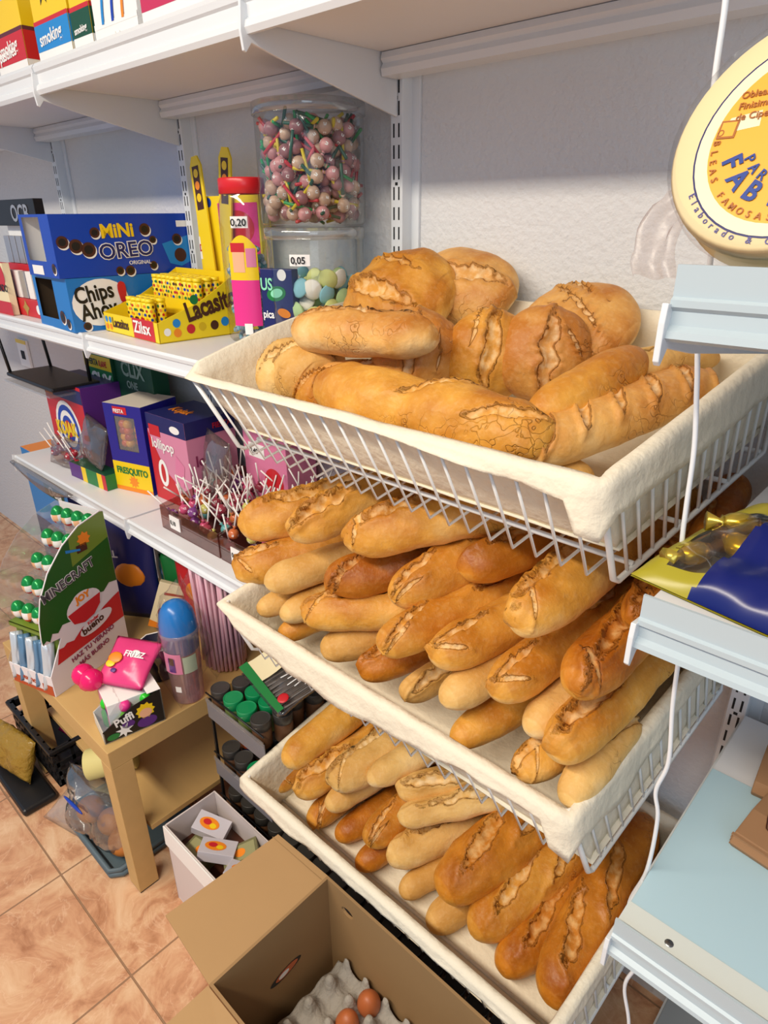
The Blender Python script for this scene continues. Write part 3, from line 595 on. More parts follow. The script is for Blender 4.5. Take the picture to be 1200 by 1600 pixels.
LOAVES = [
    ('M1', (-0.972, 0.638, 0.965), (-0.731, 0.985, 1.037), 0.042, 'G', 'L', 'dark golden baguette at the top left of the middle heap'),
    ('M2', (-0.782, 0.606, 1.029), (-0.635, 0.963, 1.115), 0.035, 'G', 'O', 'baguette with an oval split, second from left along the top of the middle heap'),
    ('M3', (-0.658, 0.616, 1.055), (-0.327, 0.909, 1.156), 0.037, 'G', 'C', 'large baguette third from left along the top of the middle heap, under the topmost basket'),
    ('M4', (-0.937, 0.593, 0.902), (-0.69, 0.972, 0.983), 0.036, 'G', 'K', 'stubby cracked baguette below the top left one, over the left rim'),
    ('M5', (-0.823, 0.577, 0.93), (-0.62, 0.974, 0.99), 0.029, 'P', 'N', 'pale smooth baguette pointing at the lower left, second row of the middle heap'),
    ('M6', (-0.696, 0.603, 0.972), (-0.444, 0.956, 1.028), 0.035, 'D', 'K', 'rough cracked dark baguette in the second row, right of the pale smooth one'),
    ('M7', (-0.561, 0.615, 0.991), (-0.421, 0.977, 1.102), 0.035, 'G', 'K', 'long baguette with a ragged crack, centre of the second row'),
    ('M8', (-0.844, 0.572, 0.867), (-0.723, 0.979, 0.923), 0.023, 'P', 'N', 'small loaf end under the stubby baguette at the left rim'),
    ('M9', (-0.782, 0.576, 0.88), (-0.684, 0.971, 0.93), 0.024, 'P', 'N', 'pale loaf end next to the left rim of the middle basket'),
    ('M10', (-0.727, 0.579, 0.91), (-0.376, 0.854, 0.945), 0.032, 'G', 'C', 'baguette with a lengthwise seam at mid left, below the rough dark one'),
    ('M11', (-0.793, 0.576, 0.839), (-0.63, 0.976, 0.899), 0.02, 'G', 'N', 'little golden loaf end lowest at the left of the middle basket'),
    ('M12', (-0.689, 0.582, 0.851), (-0.467, 0.973, 0.927), 0.029, 'P', 'N', 'pale loaf low at left behind the front rim of the middle basket'),
    ('M13', (-0.532, 0.556, 0.95), (-0.387, 0.97, 1.023), 0.031, 'G', 'K', 'cracked blunt baguette in the middle of the heap, left of centre'),
    ('M14', (-0.594, 0.577, 0.86), (-0.419, 0.978, 0.904), 0.027, 'D', 'O', 'split loaf end under the cracked blunt baguette'),
    ('M15', (-0.453, 0.577, 0.958), (-0.329, 0.965, 1.016), 0.033, 'G', 'K', 'baguette with a wide mouth-like crack at the heart of the heap'),
    ('M16', (-0.507, 0.576, 0.866), (-0.373, 0.976, 0.908), 0.024, 'P', 'O', 'short pale loaf near the front rim, below the mouth-cracked baguette'),
    ('M17', (-0.332, 0.581, 1.062), (-0.279, 0.967, 1.132), 0.035, 'G', 'C', 'thick baguette directly under the front corner of the topmost basket'),
    ('M18', (-0.424, 0.564, 0.908), (-0.298, 0.972, 0.971), 0.027, 'P', 'N', 'pale blunt baguette right of the short pale loaf'),
    ('M19', (-0.351, 0.573, 0.955), (-0.268, 0.979, 1.022), 0.031, 'G', 'K', 'baguette with a slit in its blunt face, centre right of the heap'),
    ('M20', (-0.406, 0.565, 0.851), (-0.244, 0.975, 0.918), 0.024, 'G', 'N', 'shiny golden loaf low down at the middle of the front rim'),
    ('M21', (-0.256, 0.582, 1.012), (-0.232, 0.975, 1.061), 0.032, 'D', 'C', 'big dark baguette at right of the heap, beside the shelf edge'),
    ('M22', (-0.301, 0.584, 0.919), (-0.287, 0.827, 0.949), 0.023, 'P', 'N', 'greenish pale loaf end wedged behind the deeply split baguette'),
    ('M23', (-0.255, 0.56, 0.93), (-0.232, 0.973, 0.982), 0.032, 'G', 'O', 'deeply split baguette at the right corner of the middle basket'),
    ('M24', (-0.299, 0.562, 0.865), (-0.247, 0.752, 0.889), 0.023, 'G', 'C', 'pale-cut loaf low in the right corner of the middle basket'),
    ('M25', (-0.23, 0.554, 0.875), (-0.223, 0.716, 0.906), 0.023, 'P', 'N', 'lowest loaf at the right corner of the middle basket, against the liner'),
    ('M26', (-0.223, 0.664, 1.071), (-0.228, 0.976, 1.117), 0.029, 'D', 'C', 'shaded baguette at right of the heap behind the big dark one'),
    ('M27', (-0.841, 0.719, 1.019), (-0.614, 0.982, 1.046), 0.035, 'D', 'L', 'dark baguette at the very back, top left of the middle heap'),
    ('M28', (-0.371, 0.728, 1.057), (-0.305, 0.967, 1.071), 0.035, 'D', 'N', 'shaded dark baguette just behind the thick one under the basket corner'),
    ('M29', (-0.482, 0.673, 1.043), (-0.359, 0.969, 1.088), 0.03, 'D', 'L', 'shaded baguette between the two top centre loaves of the middle heap'),
    ('M30', (-0.183, 0.604, 1.093), (-0.223, 0.97, 1.165), 0.023, 'D', 'N', 'dark baguette at the far right of the heap, beneath the shelf'),
    ('B1', (-0.852, 0.604, 0.477), (-0.82, 0.975, 0.532), 0.034, 'G', 'N', 'straight golden baguette, leftmost of the upper layer in the lowest basket'),
    ('B2', (-0.899, 0.605, 0.371), (-0.857, 0.975, 0.427), 0.021, 'G', 'K', 'small cracked loaf tip in the left corner of the lowest basket'),
    ('B3', (-0.811, 0.596, 0.429), (-0.748, 0.975, 0.486), 0.032, 'G', 'O', 'golden baguette with a slit tip, second from left in the lowest basket'),
    ('B4', (-0.732, 0.625, 0.485), (-0.65, 0.976, 0.543), 0.037, 'P', 'C', 'thick pale twisted baguette, third from left in the lowest basket'),
    ('B5', (-0.668, 0.663, 0.512), (-0.561, 0.974, 0.554), 0.029, 'P', 'N', 'pale baguette lying on the thick twisted one'),
    ('B6', (-0.742, 0.616, 0.428), (-0.631, 0.975, 0.486), 0.025, 'P', 'N', 'pale rounded tip just below the thick twisted baguette'),
    ('B7', (-0.774, 0.594, 0.374), (-0.712, 0.975, 0.431), 0.026, 'G', 'K', 'short golden loaf end near the left of the front rim'),
    ('B8', (-0.707, 0.608, 0.375), (-0.614, 0.975, 0.431), 0.026, 'D', 'N', 'golden loaf end second along the front rim of the lowest basket'),
    ('B9', (-0.625, 0.61, 0.429), (-0.572, 0.975, 0.483), 0.03, 'G', 'K', 'golden baguette end in the middle left of the lowest basket'),
    ('B10', (-0.619, 0.693, 0.499), (-0.327, 0.985, 0.574), 0.027, 'P', 'O', 'pale split baguette topmost in the centre of the lowest basket'),
    ('B11', (-0.588, 0.661, 0.479), (-0.299, 0.948, 0.575), 0.024, 'P', 'L', 'pale narrow baguette directly beneath the topmost split one'),
    ('B12', (-0.633, 0.59, 0.375), (-0.502, 0.975, 0.437), 0.025, 'D', 'N', 'low golden loaf third along the front rim'),
    ('B13', (-0.575, 0.616, 0.42), (-0.414, 0.985, 0.456), 0.032, 'P', 'L', 'floury pale baguette left of the big orange loaf'),
    ('B14', (-0.536, 0.606, 0.377), (-0.367, 0.982, 0.437), 0.023, 'P', 'N', 'short pale loaf under the floury pale baguette'),
    ('B15', (-0.453, 0.616, 0.438), (-0.36, 0.979, 0.501), 0.048, 'D', 'C2', 'big glossy orange loaf in the centre of the lowest basket'),
    ('B16', (-0.464, 0.598, 0.367), (-0.323, 0.979, 0.432), 0.027, 'P', 'N', 'pale loaf tucked underneath the big orange loaf'),
    ('B17', (-0.388, 0.62, 0.399), (-0.29, 0.971, 0.478), 0.036, 'G', 'C2', 'long baguette right of the big orange loaf'),
    ('B18', (-0.325, 0.614, 0.379), (-0.236, 0.979, 0.44), 0.036, 'D', 'C2', 'glossy baguette with a long cut, second from the right corner'),
    ('B19', (-0.233, 0.603, 0.414), (-0.239, 0.954, 0.507), 0.039, 'D', 'C2', 'rightmost baguette in the lowest basket, against the right liner'),
]
rb = random.Random(5)
for i, (code, A, B, r, mm, st, lab) in enumerate(LOAVES):
    L = (Vector(B)-Vector(A)).length
    sl = []
    u = rb.uniform(-1, 1)
    if st == 'L': sl = [(0.02, 0.004*u, L*0.8, 0.03*u, r*0.34, r*0.30)]
    if st == 'O': sl = [(-L*0.5+0.075, -0.002, 0.12, 0.12*u, r*0.34, r*0.36), (0.05, 0.0, 0.14, 0.2, r*0.25, r*0.2)]
    if st == 'C': sl = [(-0.03, r*0.45, L*0.75, 0.10+0.05*u, r*0.34, r*0.26), (-L*0.5+0.03, -r*0.2, 0.05, 0.9+0.3*u, r*0.08, r*0.12)]
    if st == 'C2': sl = [(-L*0.5+0.11, 0.2*r, 0.13, 0.25, r*0.28, r*0.2), (0.04, -0.1*r, 0.13, 0.3, r*0.25, r*0.2)]
    if st == 'K': sl = [(-L*0.5+0.05, r*0.1, 0.085, 0.2+0.3*u, r*0.16, r*0.24), (-L*0.5+0.025, -r*0.4, 0.05, 1.2*u, r*0.09, r*0.16), (0.05, r*0.3, L*0.5, 0.1, r*0.3, r*0.2)]
    if st == 'N': sl = [(0.05, r*0.5*u, 0.16, 0.2*u, r*0.22, r*0.16)]
    upv = Vector((0.12*u, -0.75, 1.0)) if st in ('K', 'O', 'C2') else Vector((0.25*u, -0.25, 1.0))
    bread(A, B, r*1.16, r*1.10, lab, {'G': CR_GOLD, 'P': CR_PALE, 'D': CR_DARK}[mm], 100+i*3, upv=upv, slashes=sl,
          p=5.5 if code[0] == 'M' else 4.2, lump=0.055, bend=0.012*rb.uniform(-1, 1), flat=0.9,
          group='baguettes heaped in the middle basket' if code[0] == 'M' else 'baguettes in the lowest basket', taper=0.05)
# ------------------------------------------------------------------ cartons and packs
FR = lambda: frame((0, 0, 0), (1, 0, 0), (0, 0, 1))
def RT(w): return frame((w, 0, 0), (0, 1, 0), (0, 0, 1))
def TP(h): return frame((0, 0, h), (1, 0, 0), (0, 1, 0))
def carton(name, label, loc, w, d, h, mats, rz=0.0, cat='box', group=None, bevel=0.0012, rot=None):
    """mats: front, right, top, rest"""
    t = thing(name, label, cat, loc, rz, group, rot)
    mats = list(mats)+[mats[-1]]*(4-len(mats)); mb = MB()
    v = [(0,0,0),(w,0,0),(w,d,0),(0,d,0),(0,0,h),(w,0,h),(w,d,h),(0,d,h)]
    mb.add(v, [(0,1,5,4)], 0).add(v, [(1,2,6,5)], 1).add(v, [(4,5,6,7)], 2).add(v, [(0,3,2,1),(2,3,7,6),(3,0,4,7)], 3)
    obj('carton', mb, mats, t, bevel=bevel); return t
def open_end_box(name, label, loc, w, d, h, body, inner, hole, rz=0.0, th=0.0015):
    """box whose front end has a torn-open hole (u0,v0,u1,v1)"""
    t = thing(name, label, 'box', loc, rz); mb = MB()
    v = [(0,0,0),(w,0,0),(w,d,0),(0,d,0),(0,0,h),(w,0,h),(w,d,h),(0,d,h)]
    mb.add(v, [(1,2,6,5),(4,5,6,7),(0,3,2,1),(2,3,7,6),(3,0,4,7)], 0)
    a, b, c, e = hole; P = [(0,0,0),(w,0,0),(w,0,h),(0,0,h),(a,0,b),(c,0,b),(c,0,e),(a,0,e)]
    mb.add(P, [(0,1,5,4),(1,2,6,5),(2,3,7,6),(3,0,4,7)], 0)
    i = 0.003
    v2 = [(i,i,i),(w-i,i,i),(w-i,d-i,i),(i,d-i,i),(i,i,h-i),(w-i,i,h-i),(w-i,d-i,h-i),(i,d-i,h-i)]
    mb.add(v2, [(1,2,6,5),(4,5,6,7),(0,3,2,1),(2,3,7,6),(3,0,4,7)], 1)
    obj('carton', mb, [body, inner], t, fix=False); return t
# upper shelf cartons (stand on the high shelf at top left)
UZ = UP+0.0005
def topbox(x, w, h, lab, mats, band, bandmat, bt, d=0.2, y=0.695, rz=0.0):
    t = carton('sweet_carton', lab, (x, y, UZ), w, d, h, mats, rz, group='cartons on the high shelf')
    pol = [(0, rect(0.001, 0.0, w-0.001, 0.034+0.008)), (1, rect(0.001, 0.040, w-0.001, band), 1)]
    for F_ in (FR(), RT(w)):
        W = w if F_.translation.x == 0 else d
        decal('printed_band', [(0, rect(0.0, 0.0, W, 0.045)), (1, rect(0, 0.045, W, band), 1), (2, rect(0.0, band, W, band+0.007), 1)], [P_white, bandmat, bt], F_, t)
    text('smoking', w*0.2, P_white, FR(), w*0.12, band-0.035, 0.02, lift=0.0018, parent=t, rot=0.06)
    return t
t = topbox(-1.80, 0.155, 0.155, 'yellow carton with red band at the far left end of the high shelf', [P_yel, P_yel, P_yel], 0.095, P_red, mat('print_maroon', '5e2230', 0.5), rz=0.0)
text('pastilles', 0.03, P_white, FR(), 0.016, 0.052, 0.02, lift=0.002, parent=t, rot=0.06)
t = topbox(-1.585, 0.15, 0.155, 'yellow carton with light blue band on the high shelf', [P_yel, P_yel, P_yel], 0.088, P_lblue, P_red)
decal('black_mark', [(0, star(0.06, 0.14, 0.028, 0.012, 6))], [P_black], FR(), t)
t = topbox(-1.425, 0.075, 0.165, 'narrow yellow carton with green band and red line on the high shelf', [P_yel, P_yel, P_yel], 0.085, P_dgreen, P_red)
t = topbox(-1.34, 0.15, 0.15, 'white carton with blue and orange curved stripes on the high shelf', [P_white, P_white, P_white], 0.046, P_white, P_white)
decal('curved_stripes', [(i, [(0.03+0.035*i+0.03*(q/8)**1.6+s*0.006, 0.05+0.09*q/8) for q in range(9) for s in (0,)]+[(0.038+0.035*i+0.03*(q/8)**1.6, 0.05+0.09*q/8) for q in range(8, -1, -1)]) for i in range(3)], [P_lblue, P_blue, P_orange], FR(), t, lift=0.0016)
t = topbox(-1.175, 0.24, 0.12, 'white and crimson carton next to the striped one on the high shelf', [P_white, P_red, P_white], 0.11, mat('print_crimson', 'c42c58', 0.4), P_white)
# red wrappers on top of yellow box
pk = MB(); rn = random.Random(3)
for i in range(5): pk.ball((rn.uniform(-.05,.05), rn.uniform(-.04,.04), 0.02+0.008*i), 0.03, 9, 6, 0, (1.2, 0.8, 0.6))
o = obj('wrapped_sweets', pk, mat('red_foil', 'b01818', 0.25), None); o.location = (-1.77, 0.76, UZ+0.156); tag(o, 'heap of red wrapped sweets on the yellow and red carton at top left corner', 'sweets', kind='stuff')
# ---- middle shelf, far left: rolling paper stand
MZ = 1.2655
t = thing('rolling_paper_stand', 'black and red rolling paper stand left of the blue biscuit boxes', 'display stand', (-2.12, 0.70, MZ))
b = MB(); b.box((0, 0, 0), (0.262, 0.054, 0.045), 1); b.box((0, 0.050, 0), (0.262, 0.054, 0.255), 2); b.box((0, 0.030, 0.045), (0.262, 0.050, 0.13), 1); b.box((-0.002, 0.03, 0.225), (0.262, 0.054, 0.288), 0)
obj('stand', b, [P_black, P_red, P_white], t, bevel=0.001)
for r in range(2):
    for k in range(6):
        x = 0.022+0.042*k; o = obj('paper_packet', MB().box((x-0.017, 0.006+0.026*r, 0.046+0.085*r), (x+0.017, 0.022+0.026*r, 0.115+0.085*r)), [P_white, mat('silver', 'b9b9bd', 0.3, 0.6)][k % 2 if r == 0 else 1], t, bevel=0.001)
decal('stand_print', [(0, disc(0.05, 0.022, 0.014)), (1, star(0.15, 0.022, 0.022, 0.012, 4)), (0, disc(0.23, 0.022, 0.012)), ], [P_white, mat('dull_gold', 'b08d4a', 0.5)], FR(), t)
decal('stand_print', [(0, star(0.07, 0.09, 0.02, 0.010, 4)), (0, star(0.13, 0.09, 0.02, 0.010, 4)), (0, star(0.20, 0.09, 0.02, 0.010, 4))], [mat('dull_gold', 'b08d4a', 0.5)], frame((0, 0.030, 0), (1,0,0), (0,0,1)), t)
text('OCB', 0.056, mat('silver', 'b9b9bd', 0.3, 0.6), frame((0, 0.03, 0), (1,0,0), (0,0,1)), 0.105, 0.236, 0.02, parent=t)
t = carton('biscuit_stick_box', 'red and cream slim carton leaning at the far left of the shelf', (-2.135, 0.676, MZ), 0.12, 0.02, 0.135, [P_cream, P_cream, P_red])
decal('printed_face', [(0, rect(0.0, 0, 0.13, 0.035)), (0, disc(0.085, 0.10, 0.038), 1)], [P_red], FR(), t)
text('MIKADO', 0.026, P_black, FR(), 0.03, 0.062, 0.02, parent=t, lift=0.002)
# ---- biscuit boxes
BL = mat('box_blue_deep', '0a3fae', 0.32); CB = mat('box_blue_sky', '1a76c4', 0.32)
t = open_end_box('biscuit_box', 'sky blue chocolate chip cookie box, lower of the two blue boxes', (-1.80, 0.668, MZ), 0.218, 0.31, 0.118, CB, mat('card_inside_brown', '4b3a26', 0.8), (0.02, 0.022, 0.13, 0.112), rz=R(-3))
F_ = RT(0.218)
def cookie(t, F_, x, y, r, rot=0.0, lift=0.001):
    decal('cookie_picture', [(0, disc(x+0.002, y-0.003, r, r*0.95, rot=rot)), (1, disc(x, y, r*0.97, r*0.92, rot=rot), 1), (2, disc(x, y, r*0.6, r*0.55, rot=rot), 2)], [P_white, P_brown, P_black], F_, t, lift)
decal('logo_backing', [(0, disc(0.072, 0.062, 0.068, 0.052, rot=0.12))], [P_white], F_, t)
text('Chips', 0.050, P_black, F_, 0.014, 0.062, 0.025, 0.80, rot=0.12, parent=t, lift=0.0016)
text('Ahoy', 0.050, P_black, F_, 0.022, 0.024, 0.025, 0.80, rot=0.12, parent=t, lift=0.0016)
text('!', 0.080, P_red, F_, 0.112, 0.046, 0.05, 1.2, rot=0.0, parent=t, lift=0.0020)
for (x, y, r) in ((0.03, 0.012, 0.010), (0.10, 0.008, 0.008)): cookie(t, F_, x, y, r)
cookie(t, FR(), 0.16, 0.03, 0.016); cookie(t, FR(), 0.19, 0.018, 0.012)
t = open_end_box('biscuit_box', 'deep blue sandwich cookie box, upper of the two blue boxes', (-1.772, 0.655, MZ+0.119), 0.190, 0.355, 0.132, BL, P_white, (0.02, 0.034, 0.13, 0.126), rz=R(-3))
F_ = RT(0.190)
text('MiNi', 0.040, P_yel, F_, 0.108, 0.082, 0.035, 1.0, parent=t, rot=0.03)
text('OREO', 0.046, P_white, F_, 0.098, 0.036, 0.055, 1.05, parent=t, rot=0.05)
text('OREO', 0.046, P_navy, F_, 0.098, 0.036, 0.012, 1.05, parent=t, rot=0.05, lift=0.0018)
text('ORIGINAL', 0.012, P_white, F_, 0.165, 0.022, 0.01, parent=t)
for (x, y, r) in ((0.075, 0.058, 0.017), (0.048, 0.066, 0.016), (0.095, 0.093, 0.012), (0.215, 0.098, 0.014), (0.02, 0.075, 0.014), (0.14, 0.010, 0.010), (0.165, 0.009, 0.012), (0.225, 0.018, 0.010), (0.232, 0.075, 0.009)): cookie(t, F_, x, y, r, 0.4)
decal('bowl_picture', [(0, [(0.255, 0.065), (0.335, 0.085), (0.345, 0.03), (0.30, 0.012), (0.27, 0.02)]), (1, disc(0.30, 0.038, 0.016), 1), (2, rect(0.298, 0.102, 0.340, 0.116), 1)], [P_lblue, P_brown, P_white], F_, t)
cookie(t, F_, 0.295, 0.075, 0.013); cookie(t, FR(), 0.17, 0.02, 0.012)
decal('end_label', [(0, rect(0.03, 0.004, 0.10, 0.024))], [P_white], FR(), t)
lid = MB(); lid.lathe([(0.0, 0.008), (0.09, 0.008), (0.095, 0.006), (0.095, 0.0), (0.088, 0.0)], 32)
o = obj('clear_tub_lid', lid, clear_film); o.location = (-1.73, 0.86, MZ+0.2425); tag(o, 'flat clear plastic lid lying on top of the deep blue cookie box', 'lid')
# ---- yellow tube tray
YB = mat('tray_yellow', 'f4d51c', 0.38)
TRL = (-1.565, 0.722, MZ)
t = thing('sweet_tube_tray', 'open yellow cardboard tray of sweet tubes with a red price panel', 'display tray', TRL, R(-3))
b = MB(); W, D = 0.268, 0.20
b.box((0, 0, 0), (W, D, 0.002), 0); b.box((0, 0, 0), (W, 0.002, 0.042), 0)
b.prism([(0, 0), (D, 0), (D, 0.13), (D*0.72, 0.098), (D*0.5, 0.075), (0, 0.042)], 'x', W-0.002, W)
b.prism([(0, 0), (D, 0), (D, 0.13), (D*0.72, 0.098), (D*0.5, 0.075), (0, 0.042)], 'x', 0, 0.002)
b.box((0, D-0.002, 0), (W, D, 0.13), 0); b.box((0.003, 0.105, 0.04), (W-0.003, 0.107, 0.075), 0); b.box((0.003, 0.105, 0.04), (W-0.003, D-0.003, 0.042), 0)
obj('tray', b, [YB], t)
decal('front_print', [(0, rect(0.15, 0.001, 0.25, 0.044)), (1, disc(0.014, 0.012, 0.007)), (2, disc(0.014, 0.028, 0.007)), (1, disc(0.034, 0.012, 0.007)), (2, disc(0.034, 0.028, 0.007))], [P_red, P_orange, P_lblue], FR(), t)
text('Lacasitos', 0.030, P_brown, FR(), 0.046, 0.014, 0.02, 0.75, parent=t)
text('Zilsx', 0.036, P_white, FR(), 0.156, 0.014, 0.02, 1.1, parent=t, lift=0.0016)
text('Lacasitos', 0.055, P_brown, RT(W), 0.070, 0.038, 0.035, 0.72, parent=t, rot=0.22)
decal('button_prints', [(0, disc(0.02, 0.022, 0.008)), (1, disc(0.043, 0.018, 0.009)), (2, disc(0.043, 0.038, 0.009), 1), (3, disc(0.075, 0.023, 0.010)), (4, disc(0.103, 0.025, 0.009)), (5, disc(0.133, 0.025, 0.010)), (6, disc(0.09, 0.082, 0.010)), (2, disc(0.16, 0.03, 0.010))], [P_white, P_orange, P_lblue, P_red, mat('print_gold', 'd8b414', 0.4), P_brown, P_green], RT(W), t)
def tube_mesh():
    mb = MB(); mb.lathe([(0.0, 0), (0.0095, 0), (0.0100, 0.001), (0.0100, 0.068), (0.0085, 0.070), (0.0, 0.070)], 16, 0)
    cols = [1, 2, 3, 4, 5]
    for i in range(7):
        for k in range(6):
            a = 2*math.pi*(k+0.5*(i % 2))/6; z = 0.008+0.009*i
            c = Vector((math.cos(a)*0.01015, math.sin(a)*0.01015, z)); u = Vector((-math.sin(a), math.cos(a), 0)); v = Vector((0, 0, 1)); n = Vector((math.cos(a), math.sin(a), 0))
            pts = [tuple(c+n*(0.0001+0.00035*(1-abs(math.cos(q)))*0)+u*0.0030*math.cos(q)+v*0.0034*math.sin(q)) for q in [2*math.pi*j/8 for j in range(8)]]
            mb.poly(pts, cols[(i*2+k) % 5])
    return mb.mesh('sweet_tube', [YB, P_brown, P_red, P_orange, P_blue, P_green])
tm = tube_mesh(); tcap = MB().lathe([(0.0, 0.0705), (0.0094, 0.0705), (0.0100, 0.072), (0.0100, 0.078), (0.0, 0.0785)], 16).mesh('cap', [YB])
Mt = Matrix.Translation(TRL) @ Matrix.Rotation(R(-3), 4, 'Z')
rt_ = random.Random(9)
def put_tube(x, y, z, grp, lab, capm=None):
    e = bpy.data.objects.new('sweet_tube', tm); C.objects.link(e)
    e.matrix_world = Mt @ Matrix.Translation((x, y, z)) @ Matrix.Rotation(rt_.uniform(0, 6), 4, 'Z') @ Matrix.Rotation(rt_.uniform(-.05, .05), 4, 'X')
    c = bpy.data.objects.new('cap', tcap); C.objects.link(c); c.parent = e
    tag(e, lab, 'sweet tube', grp)
for r in range(2):
    for k in range(5): put_tube(0.085+0.0222*k*1.0, 0.034+0.0235*r, 0.0025, 'sweet tubes in the front of the yellow tray', 'yellow dotted sweet tube standing in the front rows of the yellow tray')
for r in range(3):
    for k in range(9): put_tube(0.04+0.0235*k, 0.122+0.0235*r, 0.0425, 'sweet tubes on the raised step of the yellow tray', 'yellow dotted sweet tube standing on the raised back step of the yellow tray')
# ---- yellow card display behind
t = carton('sweet_display_card', 'tall yellow printed carton behind the red-lidded jar', (-1.475, 0.945, MZ), 0.24, 0.03, 0.285, [YB])
decal('printed_face', [(0, rect(0.0, 0.15, 0.04, 0.20)), (1, disc(0.012, 0.272, 0.010)), (2, disc(0.034, 0.272, 0.010)), (3, disc(0.056, 0.272, 0.010)), (4, rect(0.09, 0.02, 0.235, 0.27)), (5, disc(0.16, 0.22, 0.06, 0.035), 1), (3, disc(0.02, 0.10, 0.012)), (2, disc(0.02, 0.07, 0.012)), (6, rect(0.1, 0.06, 0.22, 0.15), 1)], [P_white, P_green, P_brown, P_blue, P_pink, P_red, P_yel], FR(), t)
text('Divertidos', 0.022, P_red, FR(), 0.002, 0.168, 0.02, 0.6, parent=t, lift=0.0018)
for i, (x, z, tl, lb) in enumerate(((-1.405, 1.515, -0.12, 'yellow and brown hanging sweet strip, left one above the red-lidded jar'), (-1.365, 1.525, 0.10, 'yellow and brown hanging sweet strip, right one above the red-lidded jar'))):
    t = thing('sweet_strip_pack', lb, 'sweet pack', (x, 0.925, z-0.245), rot=(R(-2), tl, 0))
    b = MB(); b.prism([(-0.022, 0), (0.022, 0), (0.022, 0.345), (0.010, 0.365), (-0.010, 0.365), (-0.022, 0.345)], 'y', 0, 0.004); obj('card', b, YB, t)
    decal('printed_label', [(0, rect(-0.013, 0.255, 0.013, 0.345)), (1, disc(0, 0.33, 0.009), 1), (2, disc(0, 0.305, 0.009), 1), (1, disc(0, 0.28, 0.009), 1)], [P_brown, P_yel, P_orange], FR(), t)
# ---- jar with red lid
t = thing('sweet_jar', 'tall clear jar with red lid and price ticket 0,20', 'jar', (-1.195, 0.875, MZ))
sq = 1.0
b = MB(); b.lathe([(0.0, 0.001), (0.052, 0.001), (0.056, 0.006), (0.057, 0.012), (0.056, 0.20), (0.055, 0.262), (0.048, 0.278), (0.046, 0.286)], 32, sy=0.85); obj('jar_body', b, clear('jar_plastic', 'f4f6f6', 0.35, 0.04, 0.06), t)
b = MB(); b.lathe([(0.0, 0.312), (0.048, 0.312), (0.050, 0.309), (0.050, 0.284), (0.047, 0.283)], 32, sy=0.85); obj('lid', b, mat('red_lid', 'd8232a', 0.3), t)
AZ = R(-52)   # the printed faces turn towards the shop
def curved(name, r, a0, a1, z0, z1, m, parent, lift=0.0006, sy=1.0, n=14, shape=None):
    mb = MB()
    def fn(u, v):
        a = a0+(a1-a0)*u; z = z0+(z1-z0)*v
        if shape: z = z0+(z1-z0)*v*shape(u)
        return ((r+lift)*math.cos(a), (r+lift)*sy*math.sin(a), z)
    mb.grid(fn, n, 4); return obj(name, mb, m, parent, fix=False)
curved('pink_label', 0.0565, R(-85), R(-18), 0.035, 0.125, P_pink, t, sy=0.85)
curved('yellow_label', 0.0565, R(-85), R(-18), 0.125, 0.205, P_yel, t, sy=0.85, shape=lambda u: 0.75+0.3*math.sin(math.pi*u))
curved('picture', 0.0565, R(-75), R(-48), 0.14, 0.185, mat('print_skin', 'f0b48c', 0.5), t, 0.0011, sy=0.85)
curved('picture', 0.0565, R(-78), R(-46), 0.178, 0.195, P_red, t, 0.0012, sy=0.85)
curved('picture', 0.0565, R(-44), R(-22), 0.15, 0.185, P_rose, t, 0.0012, sy=0.85)
curved('barcode_label', 0.0565, R(-60), R(-42), 0.018, 0.040, P_white, t, 0.0013, sy=0.85)
curved('price_ticket', 0.0565, R(-72), R(-34), 0.222, 0.243, P_white, t, 0.0008, sy=0.85)
n_ = Vector((math.cos(R(-53)), 0.85*math.sin(R(-53)), 0)); u_ = Vector((-n_.y, n_.x, 0)).normalized()
text('0,20', 0.018, P_black, frame(tuple(n_*0.0585), u_, (0, 0, 1)), -0.016, 0.226, 0.02, parent=t, lift=0.0016)
nb = MB()
for i in range(22):
    a = 2*math.pi*i/22; nb.ball((0.030*math.cos(a), 0.026*math.sin(a), 0.004*math.sin(3*a)), 0.0048, 8, 5, i % 4)
nm_ = nb.mesh('candy_necklace', [mat('candy_blue', '7fb6cc', 0.6), mat('candy_grey', '8a93a6', 0.6), mat('candy_pale', 'c9cfd8', 0.6), mat('candy_teal', '4f8f9c', 0.6)])
rj = random.Random(12)
for i in range(26):
    o = bpy.data.objects.new('candy_necklace', nm_); C.objects.link(o)
    o.matrix_world = Matrix.Translation((-1.195+rj.uniform(-.014, .014), 0.875+rj.uniform(-.008, .008), MZ+0.012+0.0068*i)) @ Matrix.Rotation(rj.uniform(-.5, .5), 4, 'X') @ Matrix.Rotation(rj.uniform(0, 6), 4, 'Z')
    tag(o, 'bluish bead candy necklace packed in the red-lidded jar', 'candy necklace', 'candy necklaces in the red-lidded jar')
